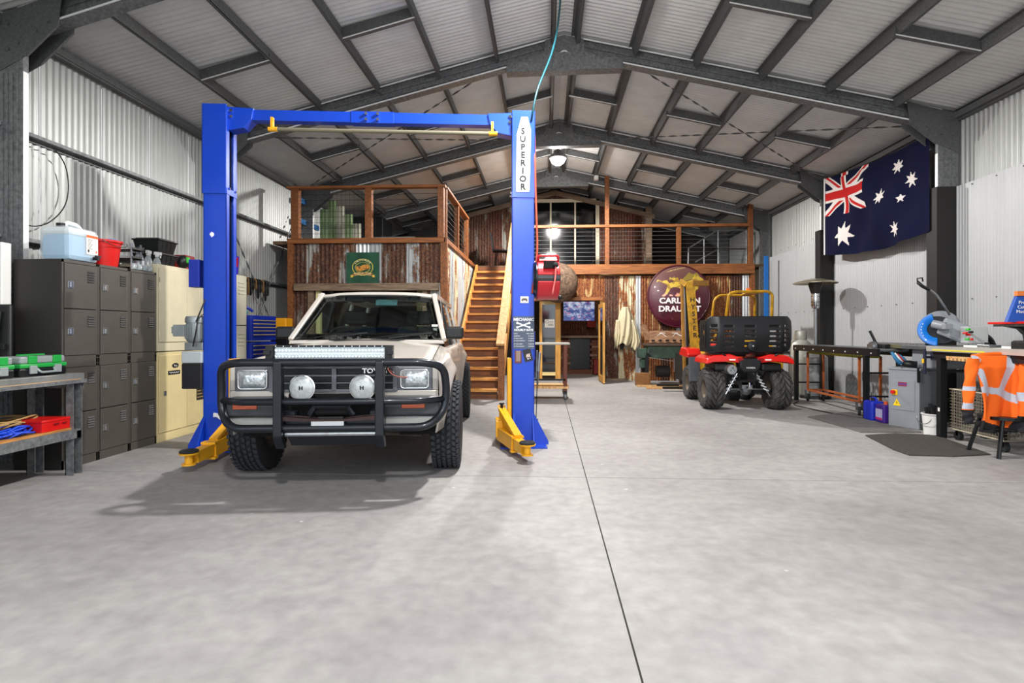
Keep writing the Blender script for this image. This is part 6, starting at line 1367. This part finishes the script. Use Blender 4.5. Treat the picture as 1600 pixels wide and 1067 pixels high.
# saw
A_, B_ = Vector((4.36, 7.24, 0)), Vector((4.54, 6.93, 0)); ang = math.atan2(B_.x-A_.x, -(B_.y-A_.y))
sw = T('cold_saw', 'grey pedestal cold saw with blue blade guard and control box', 'saw', A_, math.atan2((B_-A_).y, (B_-A_).x))
SG = mat('saw grey enamel', '#8d9298', .4, .1, var=.08, scale=6); L_ = (B_-A_).length
O('pedestal', MB().bb((0, 0, 0), (L_, .5, .72)), SG, sw, bevel=.01); O('pedestal_top', MB().bb((-.01, -.01, .72), (L_+.02, .52, .75)), SG, sw, bevel=.006)
dr = O('access_door', MB().bb((.04, -.006, .22), (L_-.05, 0, .60)), SG, sw, bevel=.003)
O('label_plate', MB().bb((.12, -.009, .52), (.22, -.006, .57)), mat('maroon print', '#8b2b4c', .5), dr); O('label_stripe', MB().bb((.12, -.0095, .54), (.22, -.0089, .55)), mat('label blue', '#3048a0', .5), dr)
O('stop_switch', MB().bb((.05, -.012, .40), (.115, -.006, .47)), mat('switch yellow', '#e8b81a', .4), dr, bevel=.003); O('stop_button', MB().cyl((.07, -.045, .44), (.07, -.01, .44), .024, 16), RED, dr, smooth=40)
O('hazard_sign', MB().prism([(.06, .27), (.15, .27), (.105, .36)], -.0085, -.006, 'y'), mat('hazard yellow', '#f0c81a', .5), dr)
O('hazard_bolt', MB().prism([(.108, .335), (.098, .305), (.106, .305), (.102, .28), (.114, .312), (.106, .312)], -.0095, -.0086, 'y'), BLACK, dr)
hd = Matrix.Translation(A_) @ RZ(sw.rotation_euler.z); hi = hd.inverted()
def SL(px, py, Y): return hi @ at(px, py, Y)
c0 = SL(1468, 512, 6.95)
gdir = Vector((.55, -.83, 0))
S0 = Vector((4.85, 6.95, 0))
def WS(nm, mb, m, **k): return O(nm, mb, m, sw, world=True, **k)
cc = at(1462, 515, 6.95)
rot = Vector((0, 0, 1)).rotation_difference(Vector((-.35, -.93, .1))).to_matrix().to_4x4()
WS('blade_cover', MB().lathe([(.02, .05), (.17, .05), (.2, .03), (.2, -.05), (.02, -.05)], 40, Matrix.Translation(cc+Vector((.1, .06, .03))) @ rot), SG, smooth=40)
rot2 = Vector((0, 0, 1)).rotation_difference(Vector((-.62, -.78, .05))).to_matrix().to_4x4(); T2 = Matrix.Translation(cc+Vector((.02, 0, 0))) @ rot2
ex = rot2.to_3x3() @ Vector((1, 0, 0)); ey = rot2.to_3x3() @ Vector((0, 1, 0)); left = Vector((-.78, .6, -.15))
a0 = math.atan2(left.dot(ey), left.dot(ex)); gp = MB()
arc = [a0-1.45+2.9*k/24 for k in range(25)]
vs = []
for r_, z_ in ((.19, .035), (.10, .035), (.19, -.045), (.20, -.0)):
    vs += [tuple(T2 @ Vector((r_*math.cos(a), r_*math.sin(a), z_))) for a in arc]
gp.add(vs, [(i, i+1, 25+i+1, 25+i) for i in range(24)]+[(i+75, i+76, i+1, i) for i in range(24)]+[(i+50, i+51, i+76, i+75) for i in range(24)])
WS('blue_guard', gp, mat('guard blue', '#1178d8', .35, coat=.3), solid=.006, smooth=40)
mb = MB()
for k in range(5): p = T2 @ Vector((.155*math.cos(arc[7+k*2]), .155*math.sin(arc[7+k*2]), .042)); mb.sphere(p, .007, 6, 4)
WS('guard_mark', mb, WHITE, kind='stuff')
WS('blade', MB().lathe([(.001, .004), (.165, .004), (.165, -.004), (.001, -.004)], 40, T2), mat('dark blade', '#1d1d1f', .3, .6))
p1, p2 = at(1470, 508, 6.9), at(1512, 524, 6.75)
WS('gear_head', MB().bar(p1, p2, .22, .22, up=(0, 0, 1)), SG, bevel=.03); WS('motor_boss', MB().cyl(at(1458, 506, 6.85), at(1476, 510, 6.75), .05, 18), SG, smooth=40)
WS('head_block', MB().box(at(1480, 510, 6.68), (.09, .06, .07)), SG, bevel=.008)
h0, h1, h2 = at(1484, 492, 6.8), at(1462, 458, 6.8), at(1440, 446, 6.8)
WS('feed_lever', MB().tube(fillet([h0, h1, h2], .08), .013, 10), STEEL, smooth=True); WS('lever_grip', MB().tube([at(1452, 453, 6.8), at(1441, 447, 6.8), at(1434, 441, 6.8)], .019, 10).tube([at(1434, 441, 6.8), at(1433, 435, 6.8), at(1441, 434, 6.8), at(1442, 440, 6.8)], .009, 6), BLACK, smooth=True)
ctl = WS('control_box', MB().box(at(1522, 523, 6.55), (.20, .16, .19), (0, 0, -.2)), mat('pale control box', '#b6bab9', .4, .1), bevel=.006)
fc_ = at(1512, 523, 6.44)
for dx, dz, m in ((0, .06, GRN), (0, .0, RED), (.03, .03, BLACK), (-.03, .02, _mats['stop_switch'] if 'stop_switch' in _mats else RED), (-.01, -.05, GRN), (.03, -.05, RED)):
    O('button', MB().cyl((fc_.x+dx, fc_.y-.03, fc_.z+dz), (fc_.x+dx, fc_.y+.02, fc_.z+dz), .013, 10), m, sw, world=True)
WS('cable_loop', MB().tube(fillet([at(1536, 522, 6.7), at(1548, 530, 6.7), at(1553, 542, 6.7)], .1), .03, 10), BLACK)
WS('saw_table', MB().bb((4.55, 6.55, .98), (5.15, 7.3, 1.03)), mat('cast table', '#74777a', .4, .6, var=.2), bevel=.005); WS('saw_column', MB().bb((4.62, 6.85, .75), (5.0, 7.2, .98)), SG, bevel=.02)
WS('table_vise', MB().bb((4.58, 6.62, .86), (4.72, 6.8, .98)).cyl((4.45, 6.7, .9), (4.6, 6.7, .9), .015, 8).bb((4.44, 6.68, .70), (4.46, 6.72, 1.0)), mat('navy casting', '#1f2238', .5), bevel=.004)
WS('yellow_tag', MB().bb((4.43, 6.69, .83), (4.437, 6.72, .88)), _mats['switch yellow'])
t = T('work_gloves', 'pair of blue white and red work gloves on the saw pedestal', 'gloves', (4.44, 7.1, .755)); t.scale = (1.5, 1.5, 1.25)
for k in range(4): O('finger', MB().tube([(-.02+k*.022, -.02+k*.01, .03), (-.05+k*.018, .0, .09), (-.07+k*.02, .02, .15-.01*k)], [.02, .016, .011], 8), mat(['glove blue', 'glove white', 'glove red', 'glove blue'][k], ['#2f6f9c', '#d7d7d4', '#a83232', '#2f6f9c'][k], .8), t, smooth=True)
O('cuff', MB().tube([(0, 0, .035), (.09, -.05, .03)], [.03, .035], 10), BLACK, t, smooth=True)
O('strap', MB().bb((.05, -.12, -.14), (.07, -.11, .0)), BLACK, t)
# long aluminium infeed along the right side
lt = T('long_infeed_table', 'long pale aluminium saw table on black legs along the right wall', 'table', (4.7, 5.4, 0))
O('front_rail', MB().bb((4.40, 3.6, .975), (4.46, 6.60, 1.035)), mat('brushed aluminium', '#c9cac5', .35, .5, var=.1), lt, world=True); O('track', MB().bb((4.46, 3.6, .99), (4.78, 6.55, 1.01)), _mats['brushed aluminium'], lt, world=True)
O('back_rail', MB().bb((4.78, 3.6, .98), (4.84, 6.55, 1.045)), WHITE, lt, world=True); O('tape_measure', MB().bb((4.396, 5.75, .985), (4.40, 6.5, 1.0)), mat('rule yellow', '#d8c93a', .5), lt, world=True)
O('under_beam', MB().bb((4.44, 3.6, .90), (4.50, 6.55, .975)), BLACKM, lt, world=True)
for x in (4.47, 4.95):
    for y in (6.45, 4.2): O('leg', MB().bb((x-.035, y-.035, 0), (x+.035, y+.035, .9)), BLACKM, lt, world=True)
for z in (.42, .74): O('rung', MB().bb((4.47, 6.43, z), (4.95, 6.46, z+.03)), BLACKM, lt, world=True)
O('white_tag', MB().bb((4.433, 6.43, .3), (4.436, 6.46, .34)), WHITE, lt, world=True)
t = T('carriage_clamp', 'small metal stop clamped on the aluminium table rail', 'clamp', (4.5, 5.85, 1.035)); O('clamp_block', MB().bb((-.04, -.08, 0), (.08, .08, .03)), STEEL, t, bevel=.004); O('knob', MB().cyl((0, 0, .03), (0, 0, .055), .02, 12), BLACKM, t)
t = T('notched_timber', 'notched strip of timber under the aluminium table', 'timber', (4.42, 6.05, .91))
O('strip', MB().bb((-.01, -.25, 0), (.02, .25, .02)), PALEW, t)
for k in range(9): O('tooth', MB().bb((-.01, -.24+k*.056, -.025), (.02, -.205+k*.056, 0)), PALEW, t)
# bucket with tools
t = T('white_tool_bucket', 'white plastic bucket full of black tools beside the saw pedestal', 'bucket', (4.49, 6.62, 0))
O('pail', MB().lathe([(.01, .004), (.088, .0), (.108, .24), (.118, .24), (.118, .25), (.1, .25), (.08, .01)], 28, caps=False), WHITE, t, smooth=40); O('bail', MB().tube([(-.12*math.sin(a)*.2-.1, .12*math.cos(a), .2-.07*math.sin(a)) for a in [PI*k/12 for k in range(13)]], .004, 6), STEEL, t)
rnd = random.Random(8)
for k in range(7):
    a = rnd.uniform(0, 6.28); O('tool_handle', MB().tube([(.04*math.cos(a), .04*math.sin(a), .05), (.07*math.cos(a), .07*math.sin(a), rnd.uniform(.28, .36))], [.012, .02], 8), BLACKM, t)
# jerrycans
t = T('blue_jerrycan', 'deep blue plastic can behind the bench leg', 'can', (4.42, 7.66, 0)); O('can_body', MB().bb((-.09, -.1, 0), (.09, .1, .27)), mat('can blue', '#1e2fae', .3), t, bevel=.03); O('neck', MB().cyl((0, 0, .26), (0, 0, .31), .03, 14), BLACK, t); O('grip', MB().tube(fillet([(.0, -.08, .26), (0, -.05, .31), (0, .05, .3)], .03), .014, 8), _mats['can blue'], t)
t = T('purple_oil_bottle', 'purple oil bottle with printed label beside the saw pedestal', 'bottle', (4.42, 7.42, 0)); O('bottle_body', MB().bb((-.07, -.09, 0), (.07, .09, .25)), mat('bottle purple', '#3b1f7a', .3), t, bevel=.025); O('bottle_label', MB().bb((-.073, -.07, .05), (-.07, .07, .19)), mat('label pale', '#a8a6c8', .5), t); O('label_band', MB().bb((-.0745, -.07, .05), (-.073, .07, .08)), mat('magenta print', '#b02a6c', .5), t); O('cap', MB().cyl((0, -.03, .25), (0, -.03, .29), .025, 12), mat('cap orange', '#c8552a', .5), t)
# wire basket
wbk = T('wire_basket_trolley', 'wire mesh basket trolley on castors under the long table', 'basket', (4.78, 6.05, 0))
WR = mat('dull wire', '#a89f8c', .5, .4)
mb = MB(); x0, x1, y0, y1, z0, z1 = -.27, .25, -.40, .33, .12, .56
n = 13
for k in range(n+1):
    z = z0+(z1-z0)*k/n; mb.bar((x0, y0, z), (x0, y1, z), .004, .004); mb.bar((x0, y1, z), (x1, y1, z), .004, .004); mb.bar((x0, y0, z), (x1, y0, z), .004, .004)
for k in range(22):
    y = y0+(y1-y0)*k/21; mb.bar((x0, y, z0), (x0, y, z1), .004, .004); mb.bar((x1, y, z0), (x1, y, z1), .004, .004)
for k in range(15):
    x = x0+(x1-x0)*k/14; mb.bar((x, y0, z0), (x, y0, z1), .004, .004); mb.bar((x, y1, z0), (x, y1, z1), .004, .004); mb.bar((x, y0, z0), (x, y1, z0), .004, .004)
O('wire_mesh', mb, WR, wbk, kind='stuff')
O('rim', MB().tube([(x0, y0, z1), (x1, y0, z1), (x1, y1, z1), (x0, y1, z1)], .009, 6, True).tube([(x0, y0, z0), (x1, y0, z0), (x1, y1, z0), (x0, y1, z0)], .009, 6, True), WR, wbk)
for x in (x0+.05, x1-.05):
    for y in (y0+.06, y1-.06): O('caster', MB().cyl((x-.02, y, .05), (x+.02, y, .05), .05, 14), RUBBER, wbk); O('castor_stem', MB().bb((x-.02, y-.015, .05), (x+.02, y+.015, .12)), BLACKM, wbk)
for k in range(6): O('scrap_offcut', MB().bar((4.65+.05*k, 5.8+.04*k, .14+.03*k), (4.7+.03*k, 6.25, .2+.04*(k % 3)), .05, .04), [FB, GALV, OLDW][k % 3], label='%s offcut lying in the wire basket' % ['long black', 'grey steel', 'brown timber', 'short black', 'upper grey steel', 'upper brown timber'][k], cat='offcut', group='scrap in the wire basket')
# hi vis jacket on a stool
stl = T('black_stool', 'black metal stool under the orange jacket', 'stool', (4.42, 5.55, 0))
O('seat', MB().cyl((0, 0, .36), (0, 0, .39), .2, 24), BLACKM, stl)
for a, b in (((-.10, -.12), (-.16, -.15)), ((-.12, .12), (-.18, .2)), ((.12, -.12), (.2, -.2)), ((.12, .12), (.2, .2))): O('leg', MB().cyl((a[0], a[1], .37), (b[0], b[1], 0), .018, 8), BLACKM, stl)
O('footring', MB().tube([(.17*math.cos(2*PI*k/24), .17*math.sin(2*PI*k/24), .27) for k in range(24)], .009, 6, True), BLACKM, stl)
ORG, REFL, BLK = '#f0660c', '#b4b8c4', '#17161a'
def near(px, py, x1, y1, x2, y2, w_):
    dx, dy = x2-x1, y2-y1; t = max(0, min(1, ((px-x1)*dx+(py-y1)*dy)/(dx*dx+dy*dy))); return math.hypot(px-x1-t*dx, py-y1-t*dy) < w_
def torc(px, py):
    if near(px, py, 1582, 550, 1557, 612, 6) or near(px, py, 1523, 580, 1533, 613, 4.5) or near(px, py, 1525, 607, 1556, 611, 5) or near(px, py, 1556, 611, 1590, 628, 6): return REFL
    if near(px, py, 1519, 557, 1525, 562, 4): return REFL
    if py > 655+(px-1525)*.3 or (px > 1568 and py > 668-(px-1568)*2.2+0): return BLK
    return ORG
def torp(u, v):
    l = 1521+3*math.sin(v*5); r = 1640; px = l+(r-l)*u; py = 556+(672-556)*(1-v)+4*math.sin(u*7)*(1-v)
    Y = 5.45+.25*u*0; k = (1-v)
    p = at(px, py, 5.5); p.y += -.05-.06*math.sin(u*11+k*2.5)*k-.04*math.sin(u*23+k*3)*k+.12*max(0, .15-k)*6*(0.5)
    return tuple(p), px, py
hv = T('hi_vis_jacket', 'orange high visibility jacket with silver bands draped over a stool', 'jacket', at(1540, 600, 5.5))
printgrid('jacket_body', lambda u, v: torp(u, v)[0], lambda u, v: torc(torp(u, v)[1], torp(u, v)[2]), 120, 110, printed('jacket cloth', .85), hv, world=True, solid=.015)
def slv(pts, ra, cols, nm):
    N_ = 60; P_ = fillet(pts, .15, 8)
    L = [0]
    for a, b in zip(P_[:-1], P_[1:]): L.append(L[-1]+(b-a).length)
    def pt(v):
        d = v*L[-1]; i = max(0, min(len(P_)-2, next((k for k in range(len(L)-1) if L[k+1] >= d), len(P_)-2))); return P_[i].lerp(P_[i+1], (d-L[i])/max(1e-6, L[i+1]-L[i]))
    def fn(u, v):
        c = pt(v); a = 2*PI*u; r = ra*(1-.15*v)*(1+.12*math.sin(v*14+a*2)); return (c.x+r*math.cos(a), c.y+.75*r*math.sin(a), c.z)
    def cf(u, v):
        for a, b, c in cols:
            if a <= v < b: return c
        return ORG
    return printgrid(nm, fn, cf, 24, N_, printed('jacket cloth'), hv, world=True)
slv([at(1521, 560, 5.48), at(1516, 590, 5.45), at(1513, 622, 5.42), at(1512, 640, 5.42)], .055, [(.55, .63, REFL), (.86, .98, REFL)], 'sleeve')
slv([at(1512, 636, 5.43), at(1512, 650, 5.43), at(1514, 662, 5.43)], .052, [(0, 1, BLK)], 'cuff')
slv([at(1606, 560, 5.42), at(1600, 600, 5.36), at(1602, 650, 5.34)], .06, [(.6, .75, REFL)], 'sleeve')
O('shoulder_fold', MB().tube(fillet([at(1524, 557, 5.5)+Vector((0, .04, 0)), at(1560, 553, 5.5)+Vector((0, .06, 0)), at(1640, 556, 5.5)+Vector((0, .04, 0))], .1), .02, 8), mat('orange cloth', ORG, .85), hv, world=True, smooth=True)
O('black_hem', MB().tube(fillet([at(1530, 662, 5.47), at(1556, 672, 5.5), at(1585, 668, 5.5), at(1640, 670, 5.5)], .1), .03, 8), mat('black cloth', BLK, .9), hv, world=True, smooth=True)
# red topped bench unit with blue book
t = T('red_topped_bench', 'red topped bench grinder stand on a black curved bracket at the right', 'bench', (5.0, 5.6, 0))
a = at(1543, 505, 5.9)
O('red_top', MB().bb((a.x, 5.35, a.z-.01), (5.3, 5.9, a.z+.012)), RED, t, world=True, bevel=.003); O('grey_tray', MB().bb((a.x+.04, 5.4, a.z-.035), (5.3, 5.88, a.z-.012)), GALV, t, world=True)
O('curved_bracket', MB().prism([(a.x+.12, a.z-.035), (a.x+.25, a.z-.06), (a.x+.31, a.z-.12), (a.x+.33, a.z-.22), (5.2, a.z-.22), (5.2, a.z-.035)], 5.8, 5.86, 'y'), BLACKM, t, world=True)
O('stand', MB().bb((5.1, 5.3, 0), (5.2, 5.45, a.z-.22)), BLACKM, t, world=True)
t = T('blue_booklet', 'blue booklet with white print standing on the red topped bench', 'book', at(1590, 503, 5.55))
c1 = [at(1574, 503, 5.55), at(1625, 503, 5.55), at(1632, 462, 5.6), at(1590, 462, 5.6)]
vs = [tuple(p) for p in c1]+[tuple(p+Vector((0, .04, 0))) for p in c1]
O('cover', MB().add(vs, [(0, 1, 2, 3), (7, 6, 5, 4), (0, 4, 5, 1), (1, 5, 6, 2), (2, 6, 7, 3), (3, 7, 4, 0)]), mat('booklet blue', '#1f4fa8', .4), t, world=True)
O('orange_heading', MB().bb(tuple(at(1590, 462, 5.58)), tuple(at(1632, 455, 5.62))), mat('heading orange', '#e07a35', .5), t, world=True)
pp = at(1592, 472, 5.58)
for k, s_ in enumerate(('Pro', 'Cut', 'Metal')): text(s_, .045, (pp.x-.02*k-.015, pp.y-.005-.012*k-.01, pp.z-.045*k-.005), (PI/2, 0, 0), WHITE, t, align='LEFT').matrix_parent_inverse = Matrix.Translation(-Vector(t.location))
t = T('bench_items', 'small dark machine parts on the table under the red top', 'parts', (4.62, 5.6, 1.01)); O('casting', MB().bb((0, -.05, 0), (.2, .12, .1)), FB, t, bevel=.02); O('spindle', MB().cyl((.04, -.1, .06), (.04, -.05, .06), .035, 14), STEEL, t)
# rubber mats
def matt(pts, lab, m):
    P_ = [(p.x, p.y) for p in pts]; O('floor_mat', MB().prism(P_, .001, .012, 'z'), m, label=lab, cat='mat', group='rubber mats by the right hand benches')
def g(px, py):
    r = _ray(px, py); t = -H/r[2]; return Vector((r[0]*t, r[1]*t, 0))
MM = mat('rubber mat', '#45413e', .9, var=.3, scale=30, bump=.2)
matt([g(1352, 681), g(1400, 678), g(1462, 681), g(1548, 711), g(1490, 714), g(1420, 712), g(1395, 703)], 'dark rubber mat in front of the saw and wire basket', MM)
matt([g(1262, 652), g(1330, 644), g(1385, 662), g(1440, 676), g(1345, 676)], 'flat grey patch on the floor beside the tube trolley castors', mat('grey patch', '#6d6a68', .9, var=.3, scale=14))  # thin grey patch, paler than the first mat
O('camera_bracket', MB().bb((1.16, 13.3, 4.86), (1.26, 13.45, 4.96)), WHITE, label='small white camera under the rafter near the tall timber post', cat='camera', bevel=.01)
